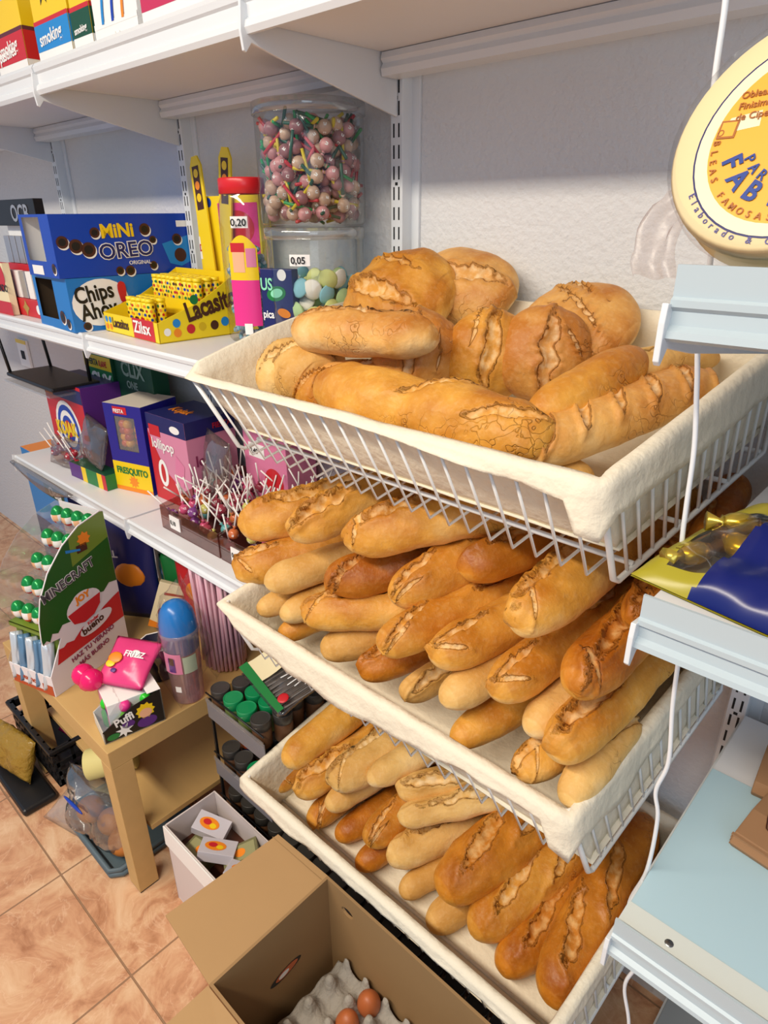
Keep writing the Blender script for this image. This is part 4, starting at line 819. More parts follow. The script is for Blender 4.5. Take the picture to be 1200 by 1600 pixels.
# ---- blue sweets box in front of the lower jar
t = carton('mint_box', 'dark blue sweets box with coloured tablets, between the two clear jars', (-1.045, 0.79, MZ), 0.072, 0.02, 0.155, [P_navy], R(14))
decal('tablet_pictures', [(0, disc(0.035, 0.112, 0.022, 0.013, rot=.2)), (1, disc(0.036, 0.113, 0.014, 0.008, rot=.2), 1), (2, disc(0.030, 0.040, 0.024, 0.014, rot=-.15)), (3, disc(0.030, 0.042, 0.016, 0.007, rot=-.15), 1), (4, disc(0.050, 0.078, 0.015, 0.008, rot=-.2)), (5, disc(0.05, 0.145, 0.010), 1), (6, rect(0.004, 0.004, 0.068, 0.022))], [P_green, mat('mint_glow', '8ee0b8', .4), P_red, mat('red_glow', 'ff9a8a', .4), P_orange, P_white, P_blue], FR(), t)
text('US', 0.030, mat('mint_glow', '8ee0b8', .4), FR(), -0.0, 0.118, 0.02, 0.8, parent=t, lift=0.0012)
text('pica', 0.02, P_white, FR(), 0.002, 0.068, 0.02, 0.8, parent=t, lift=0.0012)
# ---- stacked clear jars
def jar(z, h, r, label, lidh=0.012):
    t = thing('sweet_jar', label, 'jar', (-0.992, 0.882, z))
    b = MB(); b.lathe([(0.0, 0.001), (r*0.95, 0.001), (r, 0.006), (r, h*0.5), (r*1.0, h-0.022), (r*0.985, h-0.018)], 48); obj('jar_body', b, MATS['jar_plastic'], t)
    b = MB(); b.lathe([(r*0.7, h-0.0065), (r*0.95, h-0.006), (r*1.0, h-0.001), (r*1.03, h-0.002), (r*1.035, h-0.02), (r*1.0, h-0.021)], 48); b.lathe([(0.0, h-0.006), (r*0.7, h-0.0065)], 48)
    obj('lid', b, clear('lid_plastic', 'f2f4f4', 0.5, 0.10, 0.08, haze=0.08), t); return t
jl = jar(MZ, 0.225, 0.090, 'lower clear round jar with pastel wafers and price ticket 0,05')
curved('price_ticket', 0.090, R(-72), R(-48), 0.162, 0.181, P_white, jl, 0.0008)
n_ = Vector((math.cos(R(-60)), math.sin(R(-60)), 0)); u_ = Vector((-n_.y, n_.x, 0))
text('0,05', 0.016, P_black, frame(tuple(n_*0.0910), u_, (0, 0, 1)), -0.016, 0.166, 0.02, parent=jl, lift=0.0008)
jar(MZ+0.2255, 0.195, 0.095, 'upper clear round jar crammed with wrapped lollipops, stacked on the wafer jar')
# pastel flying saucer wafers
wm = []
for nm, hx in (('white', 'efe8da'), ('yellow', 'd9dc8c'), ('blue', '8fc6d2'), ('green', 'bcd69a')):
    mb = MB(); mb.lathe([(0, -0.009), (0.010, -0.008), (0.0165, -0.002), (0.0185, 0), (0.0165, 0.002), (0.010, 0.008), (0, 0.009)], 20); wm.append(mb.mesh('wafer_sweet', [mat('wafer_'+nm, hx, 0.8)]))
rj = random.Random(4); placed = []
for tr in range(6000):
    a = rj.uniform(0, 2*math.pi); rr = 0.068*math.sqrt(rj.random()); z = rj.uniform(0.018, 0.138)
    if rj.random() < 0.6: rr = 0.064+0.006*rj.random()
    p = Vector((rr*math.cos(a), rr*math.sin(a), z))
    if any((p-q).length < 0.024 for q in placed): continue
    placed.append(p); q = Vector((math.cos(a+rj.uniform(-.5, .5)), math.sin(a+rj.uniform(-.5, .5)), rj.uniform(-.4, .6))).to_track_quat('Z', 'X').to_matrix().to_4x4()
    k = rj.randrange(4); o = bpy.data.objects.new('wafer_sweet', wm[k]); C.objects.link(o); o.matrix_world = Matrix.Translation(Vector((-0.992, 0.882, MZ))+p) @ q
    nmk = ('white', 'yellow', 'blue', 'green')[k]
    tag(o, 'pastel %s saucer-shaped wafer sweet in the lower clear jar' % nmk, 'wafer sweet', 'pastel %s wafers in the lower clear jar' % nmk)
    if len(placed) > 105: break
# lollipops
WRAP = [mat('wrap_pink', 'cc8f90', 0.35, var=(60, .5)), mat('wrap_cream', 'c9a890', 0.35, var=(60, .5)), mat('wrap_dark', '9c6a6e', 0.35, var=(60, .6))]
def lolly(col, stick, name='lollipop', rball=0.0120, ln=0.068, sr=0.0029):
    mb = MB(); mb.ball((0, 0, 0), rball, 12, 8, 0)
    for k in range(5):
        a = 2*math.pi*k/5; mb.poly([(rball*0.98*math.cos(a+q*0.3), rball*0.98*math.sin(a+q*0.3), 0.004*s) for q, s in ((-.7,-.5),(0.7,-.7),(.7,.7),(-.7,.5))], 2)
    mb.tube([(0, 0, rball*0.9), (0, 0, rball*1.2), (0, 0, rball*1.5)], [0.004, 0.0025, 0.005], 8, 0)
    mb.tube([(0, 0, rball*0.8), (0, 0, ln)], sr, 6, 1)
    return mb.mesh(name, [col, stick, P_white])
sticks = [mat('stick_green', '1f9a55', .4), mat('stick_red', 'c8323c', .4), mat('stick_yellow', 'd8c030', .4), mat('stick_dark', '2a5a4a', .4)]
lm = [lolly(WRAP[i % 3], sticks[i % 4]) for i in range(12)]
placed = []; rj = random.Random(8)
for tr in range(9000):
    a = rj.uniform(0, 2*math.pi); rr = 0.078*math.sqrt(rj.random()); z = rj.uniform(0.016, 0.165)
    if rj.random() < 0.5: rr = 0.070+0.008*rj.random()
    p = Vector((rr*math.cos(a), rr*math.sin(a), z))
    if any((p-q).length < 0.0205 for q in placed): continue
    d = Vector((rj.gauss(0, 1), rj.gauss(0, 1), rj.gauss(0.3, 1))).normalized()
    e = p+d*0.066
    if math.hypot(e.x, e.y) < (0.066 if tr < 6000 else 0) or math.hypot(e.x, e.y) > 0.0915 or not 0.004 < e.z < 0.178: continue
    placed.append(p); k = rj.randrange(12)
    o = bpy.data.objects.new('lollipop', lm[k]); C.objects.link(o); o.matrix_world = Matrix.Translation(Vector((-0.992, 0.882, MZ+0.2255))+p) @ d.to_track_quat('Z', 'X').to_matrix().to_4x4()
    wn_ = ('pink', 'cream', 'dark red')[k % 3]; sn_ = ('green', 'red', 'yellow', 'dark green')[k % 4]
    tag(o, '%s wrapped lollipop with %s stick in the upper clear jar' % (wn_, sn_), 'lollipop', '%s lollipops with %s sticks in the upper clear jar' % (wn_, sn_))
    if len(placed) > 190: break
# ------------------------------------------------------------------ lower shelf goods
LZ = 0.8105
t = carton('lollipop_carton', 'red carton with a blue and white target emblem at the left of the lower shelf', (-2.155, 0.765, LZ), 0.26, 0.12, 0.255, [P_red, P_purple, P_navy])
decal('printed_face', [(0, rect(0, 0.205, 0.26, 0.245)), (1, disc(0.13, 0.11, 0.085, 0.088), 0), (2, disc(0.13, 0.11, 0.072, 0.075), 1), (1, disc(0.13, 0.11, 0.055, 0.058), 2), (2, disc(0.13, 0.11, 0.040, 0.042), 3), (3, disc(0.13, 0.11, 0.025, 0.027), 4), (4, rect(0.005, 0.205, 0.06, 0.235), 1)], [P_navy, P_white, P_blue, P_red, P_orange], FR(), t)
text('KOJAK', 0.055, P_yel, FR(), 0.045, 0.085, 0.05, 0.85, parent=t, lift=0.0026, rot=0.08)
text('FIESTA', 0.016, P_white, FR(), 0.007, 0.212, 0.02, 0.8, parent=t, lift=0.0014)
def film_bag(name, label, pts, m, cat='bag', seed=1, amp=0.012, loc=(0,0,0), rz=0, rot=None, size=(0.1, 0.04, 0.15), seams=True, group=None, nu=18, nv=14):
    """pillow bag: width x, depth y, height z"""
    t = bpy.data.objects; w, d, h = size; mb = MB(); sd = Vector((seed*1.3, seed*2.1, seed*.7))
    for s in (-1, 1):
        def fn(u, v, s=s):
            x = (u-0.5)*w; z = v*h; e = (math.sin(math.pi*u)**0.5)*(math.sin(math.pi*v)**0.5)
            n = noise.noise(Vector((u*4, v*4, s))+sd); n2 = noise.noise(Vector((u*11, v*11, s))+sd)
            sq = 1-0.06*math.sin(math.pi*v)
            return (x*sq, s*(d/2)*e*(1+0.5*n+0.25*n2)+0.3*amp*n*(1-e)*0+amp*0.25*n2*e, z)
        mb.grid(fn, nu, nv, 0)
    o = obj(name, mb, m, None); o.location = loc; o.rotation_euler = rot if rot else (0, 0, rz)
    return tag(o, label, cat, group) if label else o
smoke = clear('smoke_film', 'e2dedc', 0.5, 0.07, 0.12, haze=0.10, hazecol='a8a29e')
cand = random.Random(31)
def loose_lolly(loc, d, col, grp, lab, ln=0.085):
    key = 'll_'+col
    if key not in CACHE:
        CACHE[key] = lolly(mat('candy_'+col, col, 0.25), mat('stick_white', 'efebe6', 0.4), 'lollipop', 0.0125, ln, 0.0019)
    o = bpy.data.objects.new('lollipop', CACHE[key]); C.objects.link(o)
    o.matrix_world = Matrix.Translation(loc) @ Vector(d).to_track_quat('Z', 'X').to_matrix().to_4x4()
    return tag(o, lab, 'lollipop', grp)
CACHE = {}
film_bag('sweet_bag', 'clear bag of red lollipops leaning in front of the target carton', None, smoke, loc=(-2.00, 0.725, LZ), size=(0.20, 0.06, 0.09), rot=(R(-18), 0, R(6)), seed=3)
film_bag('sweet_bag', 'clear bag lying over the green and purple tray at left of the lower shelf', None, smoke, loc=(-1.84, 0.735, LZ+0.05), size=(0.15, 0.05, 0.13), rot=(R(-14), R(8), R(-4)), seed=7)
for i in range(7):
    loose_lolly((-2.07+0.026*i, 0.725+0.006*(i % 2), LZ+0.035+0.012*(i % 3)), (cand.uniform(-1, 1), -0.15, 0.8), 'a02030', 'red lollipops in the bag before the target carton', 'dark red lollipop with white stick in the clear bag before the target carton')
t = carton('sweet_tray', 'purple, yellow and green striped low tray at the left of the lower shelf', (-1.925, 0.705, LZ), 0.20, 0.05, 0.045, [P_purple, P_green, P_dgreen], R(4))
decal('printed_face', [(0, rect(0.07, 0, 0.095, 0.045)), (1, rect(0.095, 0, 0.155, 0.045)), (0, rect(0.155, 0, 0.18, 0.045)), (2, rect(0.18, 0, 0.20, 0.045))], [P_yel, P_green, P_red], FR(), t)
t = carton('sweet_carton', 'slim red and yellow striped carton left of the dark blue lollipop carton', (-1.775, 0.80, LZ), 0.05, 0.10, 0.20, [P_red])
decal('printed_face', [(0, rect(0, 0.10, 0.05, 0.14)), (1, rect(0, 0.17, 0.05, 0.19)), (1, disc(0.025, 0.03, 0.018)), (2, disc(0.025, 0.12, 0.012), 1)], [P_yel, P_white, P_black], FR(), t)
# chewing gum display boxes
GR = mat('gum_green', '1f7d46', 0.3)
t = carton('gum_box', 'tall green chewing gum carton with yellow offer strip under the middle shelf', (-2.085, 0.875, LZ), 0.175, 0.05, 0.328, [GR, P_dgreen, GR])
decal('printed_face', [(0, rect(0, 0.280, 0.175, 0.320)), (1, disc(0.09, 0.14, 0.035, 0.045)), (2, disc(0.13, 0.13, 0.02, 0.03))], [P_yel, P_dgreen, mat('print_mint', '6fc48a', .4)], FR(), t)
text('OFERTA', 0.026, P_black, FR(), 0.012, 0.290, 0.03, 0.85, parent=t); text('0,60€', 0.024, P_red, FR(), 0.098, 0.290, 0.03, 0.9, parent=t)
text('CLiX', 0.062, P_white, FR(), 0.035, 0.225, 0.04, 1.0, parent=t); text('ONE', 0.036, P_white, FR(), 0.052, 0.188, 0.04, 1.1, parent=t)
t = carton('gum_box', 'dark green chewing gum carton just right of the yellow-striped one', (-1.905, 0.885, LZ), 0.21, 0.05, 0.36, [P_dgreen])
text('CLiX', 0.060, mat('print_faded', '7f9a90', .5), FR(), 0.04, 0.28, 0.03, parent=t); text('ONE', 0.03, mat('print_faded', '7f9a90', .5), FR(), 0.06, 0.245, 0.03, parent=t); text('CLiX', 0.03, mat('print_faded', '7f9a90', .5), FR(), 0.07, 0.18, 0.02, parent=t)
# dark blue carton with window
BX = mat('carton_violet_blue', '26228a', 0.3)
t = thing('lollipop_carton', 'violet blue carton with a cut-out window and yellow lower print', 'box', (-1.728, 0.750, LZ), R(16))
b = MB(); w_, h_, d_ = 0.137, 0.248, 0.13; a_, b_, c_, e_ = 0.035, 0.120, 0.108, 0.215
P = [(0,0,0),(w_,0,0),(w_,0,h_),(0,0,h_),(a_,0,b_),(c_,0,b_),(c_,0,e_),(a_,0,e_)]
b.add(P, [(0,1,5,4),(1,2,6,5),(2,3,7,6),(3,0,4,7)], 0)
v = [(0,0,0),(w_,0,0),(w_,d_,0),(0,d_,0),(0,0,h_),(w_,0,h_),(w_,d_,h_),(0,d_,h_)]
b.add(v, [(1,2,6,5),(0,3,2,1),(2,3,7,6),(3,0,4,7)], 0).add(v, [(4,5,6,7)], 1); b.box((0.01, 0.06, 0.01), (w_-0.01, 0.062, h_-0.01), 2)
obj('carton', b, [BX, mat('card_white', 'd8d0c0', .6), P_brown], t, fix=False)
obj('window_film', MB().box((a_-0.002, 0.0012, b_-0.002), (c_+0.002, 0.0018, e_+0.002)), clear_film, t)
decal('printed_face', [(0, rect(0, 0, w_, 0.085)), (1, rect(0.0, 0.0, w_, 0.012), 1), (2, rect(0.035, 0.222, 0.085, 0.242)), (3, star(0.07, 0.03, 0.02, 0.012, 9), 1)], [P_yel, P_orange, P_red, P_orange], FR(), t)
text('FRESQUITO', 0.026, P_green, FR(), 0.012, 0.052, 0.03, 0.85, parent=t, lift=0.0018); text('FIESTA', 0.014, P_white, FR(), 0.038, 0.226, 0.02, 0.9, parent=t, lift=0.0018)
swm = [MB().ball((0,0,0), 0.0125, 10, 7).mesh('wrapped_sweet', [mat('sweet_'+c, c, 0.25)]) for c in ('d8501c', 'e8a020', 'b01c1c')]
for i in range(14):
    k = i % 3; o = bpy.data.objects.new('wrapped_sweet', swm[k]); C.objects.link(o)
    q = Matrix.Translation((-1.728, 0.750, LZ)) @ Matrix.Rotation(R(16), 4, 'Z') @ Vector((0.045+0.016*(i % 4), 0.018+0.02*((i//2) % 2), 0.135+0.018*(i//4)))
    o.location = q; cn = ('orange', 'yellow', 'red')[k]
    tag(o, '%s round sweet showing through the window of the violet blue carton' % cn, 'sweet', '%s sweets behind the carton window' % cn)
# pink carton
PK = mat('carton_pink', 'd98aa8', 0.35)
t = carton('lollipop_carton', 'pink and red lollipop carton with navy top, right of the windowed carton', (-1.588, 0.795, LZ), 0.175, 0.15, 0.238, [PK, PK, P_navy], R(2))
decal('printed_face', [(0, rect(0, 0.195, 0.175, 0.238)), (1, [(0, 0), (0.175, 0), (0.13, 0.05), (0.06, 0.09), (0.0, 0.19)]), (2, disc(0.05, 0.08, 0.022, 0.038), 1), (1, disc(0.05, 0.08, 0.010, 0.026), 2), (3, [(0.10, 0.06), (0.14, 0.06), (0.155, 0.12), (0.12, 0.145)], 1), (2, rect(0.118, 0.01, 0.122, 0.07), 1), (1, rect(0.01, 0.18, 0.06, 0.21), 2), (2, disc(0.13, 0.212, 0.022, 0.010), 1)], [P_navy, P_red, P_white, P_rose], FR(), t)
text('lollipop', 0.038, P_white, FR(), 0.015, 0.148, 0.02, 0.9, parent=t, lift=0.0018); text('lolly', 0.04, mat('print_wine', '8c3058', .4), RT(0.175), 0.02, 0.12, 0.02, parent=t)
text('FIESTA', 0.02, P_red, RT(0.175), 0.08, 0.208, 0.02, parent=t); text('Kojak', 0.045, P_orange, TP(0.238), 0.03, 0.05, 0.02, 0.8, parent=t)
decal('top_band', [(0, rect(0, 0.195, 0.15, 0.238))], [P_navy], RT(0.175), t)
t = carton('sweet_carton', 'pink carton with white price ticket half hidden behind the topmost basket', (-1.29, 0.885, LZ), 0.16, 0.09, 0.235, [P_rose, P_rose, P_pink])
decal('printed_face', [(0, rect(0.02, 0.17, 0.08, 0.205)), (1, disc(0.11, 0.12, 0.035))], [P_white, P_red], FR(), t); text('0,40', 0.018, P_black, FR(), 0.025, 0.18, 0.02, parent=t, lift=0.0012)
film_bag('sweet_bag', 'crumpled clear bag standing beside the pink lollipop carton', None, smoke, loc=(-1.345, 0.82, LZ+0.02), size=(0.13, 0.05, 0.20), rot=(R(-6), R(5), R(-10)), seed=15)
# trays of loose lollipops
acr = clear('smoked_acrylic', 'ead2cc', 0.4, 0.05, 0.05, haze=0.12, hazecol='9a6a64')
def acrylic_tray(x0, x1, label, price):
    t = thing('acrylic_tray', label, 'tray', (x0, 0.70, LZ)); w = x1-x0; b = MB()
    b.box((0, 0, 0), (w, 0.24, 0.002)); b.box((0, 0, 0), (w, 0.002, 0.06)); b.box((0, 0.238, 0), (w, 0.24, 0.10)); b.prism([(0, 0), (0.24, 0), (0.24, 0.10), (0, 0.06)], 'x', 0, 0.002); b.prism([(0, 0), (0.24, 0), (0.24, 0.10), (0, 0.06)], 'x', w-0.002, w)
    obj('tray_body', b, acr, t)
    obj('price_ticket', MB().box((0.045, -0.003, 0.014), (0.088, -0.001, 0.048)), P_white, t); text(price, 0.016, P_black, frame((0, -0.003, 0), (1,0,0), (0,0,1)), 0.048, 0.025, 0.02, 0.85, parent=t, lift=0.0006)
acrylic_tray(-1.40, -1.155, 'smoked clear tray of loose lollipops, left one, with price ticket', '0,10')
acrylic_tray(-1.15, -0.905, 'smoked clear tray of loose lollipops, right one, under the basket', '0,05')
LC = [('9c3a4c', 'dark red'), ('c04a70', 'pink'), ('5a9c9a', 'teal'), ('7a3c80', 'purple'), ('c86a3a', 'orange'), ('c9c46a', 'pale yellow')]
placed = []
for tr in range(6000):
    x = cand.uniform(-1.385, -0.925); y = cand.uniform(0.715, 0.925); z = LZ+0.016+0.055*cand.random()**0.8+0.03*(y-0.7)/0.22
    if abs(x+1.152) < 0.015: continue
    p = Vector((x, y, z))
    if any((p-q).length < 0.0215 for q in placed): continue
    placed.append(p); d = Vector((cand.gauss(0, .55), cand.gauss(0, .45), 1)).normalized()
    if z < LZ+0.03: d = Vector((cand.gauss(0, .25), cand.gauss(0, .25), 1)).normalized()
    wgt = cand.random(); k = 0 if wgt < .4 else 1 if wgt < .55 else 3 if wgt < .72 else 2 if wgt < .82 else 4 if wgt < .9 else 5
    side = 'left' if x < -1.152 else 'right'
    loose_lolly(p, d, LC[k][0], '%s loose lollipops in the %s smoked tray' % (LC[k][1], side), '%s lollipop with white stick lying loose in the %s smoked tray' % (LC[k][1], side))
    if len(placed) > 175: break
# black wire rack under the middle shelf at far left
t = thing('black_rack', 'black wire rack with flat black tray below the middle shelf at far left', 'rack', (-2.26, 0.70, 1.06))
b = MB(); b.box((0, 0, 0), (0.34, 0.14, 0.012)); obj('tray', b, black, t, bevel=0.004)
for (x, y, dx) in ((0.01, 0.01, -0.06), (0.02, 0.13, -0.04), (0.32, 0.12, 0.0)):
    b = MB(); b.tube([(x, y, 0.006), (x+dx, y, 0.186)], 0.005, 8); obj('leg', b, black, t)
obj('glass_shelf', MB().box((0.0, -0.01, -0.014), (0.34, 0.13, -0.008)), clear_film, t)
# clear ticket holder flap under the lower shelf
o = obj('ticket_holder', MB().grid(lambda u, v: (-2.24+0.44*u, 0.652-0.012*math.sin(3*v), 0.80-0.055*v*(0.15+0.85*math.sin(math.pi*min(1, u*1.02)))), 10, 5), smoke); tag(o, 'drooping clear plastic ticket strip on the lower shelf edge', 'ticket holder')
o.modifiers.new('solid', 'SOLIDIFY').thickness = 0.0012
# ------------------------------------------------------------------ side table
WOOD = mat('birch_veneer', 'c9a468', 0.5, var=(3, 0.07)); nt = WOOD.node_tree
mpn = nt.nodes.new('ShaderNodeMapping'); tcn = nt.nodes.new('ShaderNodeTexCoord'); mpn.inputs['Scale'].default_value = (1.2, 14, 14)
nt.links.new(tcn.outputs['Object'], mpn.inputs[0]); nt.links.new(mpn.outputs[0], [n for n in nt.nodes if n.type == 'TEX_NOISE'][0].inputs['Vector'])
TX0, TX1, TY0, TY1, TH = -1.79, -1.18, 0.38, 0.975, 0.45
t = thing('side_table', 'pale birch side table holding the egg display and tumblers', 'table', (TX0, TY0, 0))
w_, d_ = TX1-TX0, TY1-TY0
obj('tabletop', MB().box((0, 0, TH-0.05), (w_, d_, TH)), WOOD, t, bevel=0.0015)
for i, (x, y) in enumerate(((0, 0), (w_-0.05, 0), (0, d_-0.05), (w_-0.05, d_-0.05))):
    lg = obj('leg', MB().box((x, y, 0.004), (x+0.05, y+0.05, TH-0.0502)), WOOD, t, bevel=0.001)
    obj('foot_pad', MB().box((x+0.001, y+0.001, 0), (x+0.049, y+0.049, 0.0035)), black, lg)
obj('lower_shelf', MB().box((0.002, 0.06, 0.165), (w_-0.002, d_-0.004, 0.18)), WOOD, t, bevel=0.001)
obj('back_panel', MB().box((0.05, d_-0.03, 0.18), (w_-0.05, d_-0.02, TH-0.051)), mat('dark_panel', '5a3c24', 0.6), t)
obj('shelf_rail', MB().box((0.052, d_-0.06, 0.18), (w_-0.052, d_-0.045, 0.21)), WOOD, t)
TZ = TH+0.0005
# ------------------------------------------------------------------ egg display
t = thing('egg_display', 'green, white and red cardboard display of foil eggs and chocolate bars', 'display stand', (-1.449, 0.384, TZ), R(16.5))
G1 = mat('display_green', '1f5c1c', 0.35); G2 = mat('display_light_green', '6f8a2c', 0.35); DW = mat('display_white', 'e6dfe0', 0.45)
prof = [(0, 0), (0.235, 0), (0.235, 0.400), (0.225, 0.404), (0.158, 0.392), (0.105, 0.362), (0.055, 0.315), (0.022, 0.262), (0.006, 0.210), (0.0, 0.160), (0.002, 0.148), (0.050, 0.142), (0.0, 0.058)]
b = MB(); b.prism(prof, 'x', -0.003, 0); obj('side_panel', b, DW, t)
b = MB(); b.prism([(y, z) for y, z in prof], 'x', -0.155, -0.153); obj('clear_side', b, clear_film, t)
b = MB(); b.box((-0.153, 0.232, 0), (-0.003, 0.235, 0.40)); b.box((-0.153, 0, 0), (-0.003, 0.003, 0.055)); b.box((-0.153, 0.0, 0), (-0.003, 0.235, 0.003))
obj('carcass', b, DW, t)
for k in range(5):
    b = MB(); y0 = 0.03+0.040*k; z0 = 0.16+0.047*k
    b.box((-0.152, y0-0.004, z0-0.003), (-0.004, y0+0.040, z0)); b.box((-0.152, y0-0.004, z0-0.012), (-0.004, y0-0.002, z0)); obj('egg_step', b, clear_film if k else G2, t)
b = MB(); b.prism([(0.040, 0.03), (0.040, 0.158), (0.044, 0.158), (0.044, 0.03)], 'x', -0.152, -0.004); obj('front_slope', b, G2, t)
F_ = frame((0, 0, 0), (0, 1, 0), (0, 0, 1))
grn = [(0.001, 0.150), (0.012, 0.156), (0.02, 0.148), (0.03, 0.165), (0.045, 0.158), (0.06, 0.172), (0.085, 0.168), (0.11, 0.185), (0.14, 0.178), (0.16, 0.20), (0.19, 0.195), (0.21, 0.21), (0.234, 0.205), (0.234, 0.399), (0.225, 0.402), (0.158, 0.390), (0.105, 0.360), (0.055, 0.313), (0.023, 0.262), (0.007, 0.210), (0.001, 0.165)]
lg = [(0.120, 0.30), (0.234, 0.33), (0.234, 0.399), (0.225, 0.402), (0.158, 0.390), (0.125, 0.372)]
red = [(0.036, 0.116), (0.05, 0.114), (0.06, 0.120), (0.08, 0.115), (0.11, 0.135), (0.15, 0.138), (0.18, 0.155), (0.21, 0.165), (0.234, 0.172), (0.234, 0.095), (0.024, 0.078)]
decal('panel_print', [(0, grn), (1, lg, 1), (2, red), (3, disc(0.128, 0.190, 0.052, 0.036, rot=.15), 2), (2, [(0.078, 0.185), (0.178, 0.200), (0.172, 0.172), (0.15, 0.152), (0.12, 0.145), (0.09, 0.155)], 3), (3, disc(0.128, 0.213, 0.030, 0.016), 4), (3, disc(0.150, 0.128, 0.052, 0.020, rot=.2), 5), (4, star(0.165, 0.355, 0.020, 0.014, 8), 3), (5, rect(0.14, 0.325, 0.17, 0.345), 3), (6, [(0.11, 0.34), (0.15, 0.33), (0.15, 0.335), (0.11, 0.348)], 4)], [G1, G2, P_red, DW, P_orange, P_brown, P_lblue], F_, t)
text('MINECRAFT', 0.034, P_white, F_, 0.026, 0.248, 0.055, 0.86, parent=t, rot=0.20, lift=0.0018)
text('MINECRAFT', 0.034, mat('print_stone', '4a4a50', .5), F_, 0.026, 0.248, 0.02, 0.86, parent=t, rot=0.20, lift=0.0024)
text('JOY', 0.024, P_orange, F_, 0.108, 0.204, 0.05, 1.0, parent=t, rot=0.1, lift=0.0026)
text('Kinder', 0.013, P_red, F_, 0.125, 0.132, 0.03, parent=t, rot=0.2, lift=0.0028)
text('bueno', 0.027, P_brown, F_, 0.107, 0.112, 0.03, 1.0, parent=t, rot=0.2, lift=0.0028)
text('HAZ TU VERANO', 0.0175, mat('print_wine', '8c3058', .4), F_, 0.062, 0.060, 0.03, 1.0, parent=t, rot=0.16, lift=0.0014)
text('MÁS BUENO', 0.0175, mat('print_wine', '8c3058', .4), F_, 0.080, 0.038, 0.03, 1.0, parent=t, rot=0.16, lift=0.0014)
decal('front_print', [(0, rect(-0.15, 0.0, -0.004, 0.010)), (0, rect(-0.04, 0.01, -0.004, 0.03)), (0, rect(-0.15, 0.01, -0.12, 0.025))], [mat('choc_orange', 'b8481c', .4)], frame((0, 0, 0), (1,0,0), (0,0,1)), t)
text('bueno', 0.022, mat('choc_orange', 'b8481c', .4), frame((0, 0, 0), (1,0,0), (0,0,1)), -0.115, 0.022, 0.02, parent=t)
Mk = Matrix.Translation((-1.449, 0.384, TZ)) @ Matrix.Rotation(R(16.5), 4, 'Z')
EG = [mat('foil_green', '159045', 0.22, 0.3), mat('foil_white', 'f0ece8', 0.25), mat('foil_red', 'd42420', 0.25), mat('foil_peach', 'eeb58a', 0.3), mat('foil_blue', 'a9c6e6', 0.3)]
def egg_mesh(i):
    mb = MB(); sg = 14; rg = 12; vs = []; fs = []; mi = []
    for a in range(rg+1):
        ph = math.pi*a/rg; z = 0.0235*math.cos(ph)*(1.12 if math.cos(ph) > 0 else 0.95); r = 0.0172*math.sin(ph)
        for k in range(sg): vs.append((r*math.cos(2*math.pi*k/sg), r*math.sin(2*math.pi*k/sg), z))
    for a in range(rg):
        for k in range(sg):
            fs.append((a*sg+k, (a+1)*sg+k, (a+1)*sg+(k+1) % sg, a*sg+(k+1) % sg))
            m_ = 0 if a < 5 else (3 if (a < 8 and (k % 5) in (i % 3, i % 3+1)) else (1 if a < 8 else (2 if k % 7 < 5 else 4)))
            mi.append(m_)
    mb.v = vs; mb.f = fs; mb.mi = mi; mb.sm = [True]*len(fs); return mb.mesh('foil_egg', EG)
egm = [egg_mesh(i) for i in range(3)]
re_ = random.Random(2)
rowname = ('lowest', 'second', 'middle', 'fourth', 'top')
for r in range(5):
    for c in range(4):
        o = bpy.data.objects.new('foil_egg', egm[(r+c) % 3]); C.objects.link(o)
        o.matrix_world = Mk @ Matrix.Translation((-0.133+0.0365*c, 0.048+0.040*r, 0.162+0.047*r+0.0235)) @ Matrix.Rotation(re_.uniform(-.12, .12), 4, 'X') @ Matrix.Rotation(re_.uniform(0, 6), 4, 'Z')
        tag(o, 'green and white foil egg in the %s row of the egg display' % rowname[r], 'chocolate egg', 'foil eggs in the %s row of the display' % rowname[r])
for c in range(5):
    o = film_bag('chocolate_bar', None, None, [mat('bar_wrap_silver', 'c9d2da', 0.25, 0.2), mat('bar_wrap_blue', '5f86a8', 0.3, 0.1)][c % 2], size=(0.030, 0.022, 0.125), seed=40+c)
    o.matrix_world = Mk @ Matrix.Translation((-0.135+0.028*c, 0.006, 0.012)) @ Matrix.Rotation(R(-10), 4, 'X') @ Matrix.Rotation(R(60), 4, 'Z')
    tag(o, '%s wrapped chocolate bar standing in the front trough of the egg display' % ('silver', 'blue')[c % 2], 'chocolate bar', '%s chocolate bars in the display trough' % ('silver', 'blue')[c % 2])
# little boxes at the left end of the table
t = carton('small_carton', 'flat dark green box at the left end of the side table', (-1.775, 0.47, TZ), 0.10, 0.10, 0.035, [P_dgreen], R(8))
decal('printed_face', [(0, rect(0.04, 0.008, 0.085, 0.026))], [P_white], FR(), t)
t = carton('small_carton', 'brown box with white ovals stacked on the dark green one', (-1.78, 0.475, TZ+0.0355), 0.10, 0.10, 0.062, [P_brown], R(8))
decal('printed_face', [(0, disc(0.06, 0.044, 0.012, 0.007)), (0, disc(0.085, 0.03, 0.012, 0.007)), (1, rect(0, 0, 0.10, 0.018))], [P_white, P_black], FR(), t)
# tall blue carton on the floor behind
t = carton('tall_display_carton', 'cyan and navy tall carton with orange stripe under the lower shelf at far left', (-2.63, 0.80, 0.001), 0.36, 0.16, 0.72, [P_lblue, P_navy, P_orange])
decal('printed_face', [(0, rect(0, 0.625, 0.36, 0.655)), (1, rect(0, 0, 0.36, 0.44)), (2, rect(0.16, 0.57, 0.33, 0.625), 1)], [P_orange, P_navy, P_dgreen], FR(), t)
text('Ocea', 0.05, P_white, FR(), 0.20, 0.578, 0.03, parent=t, lift=0.0016)
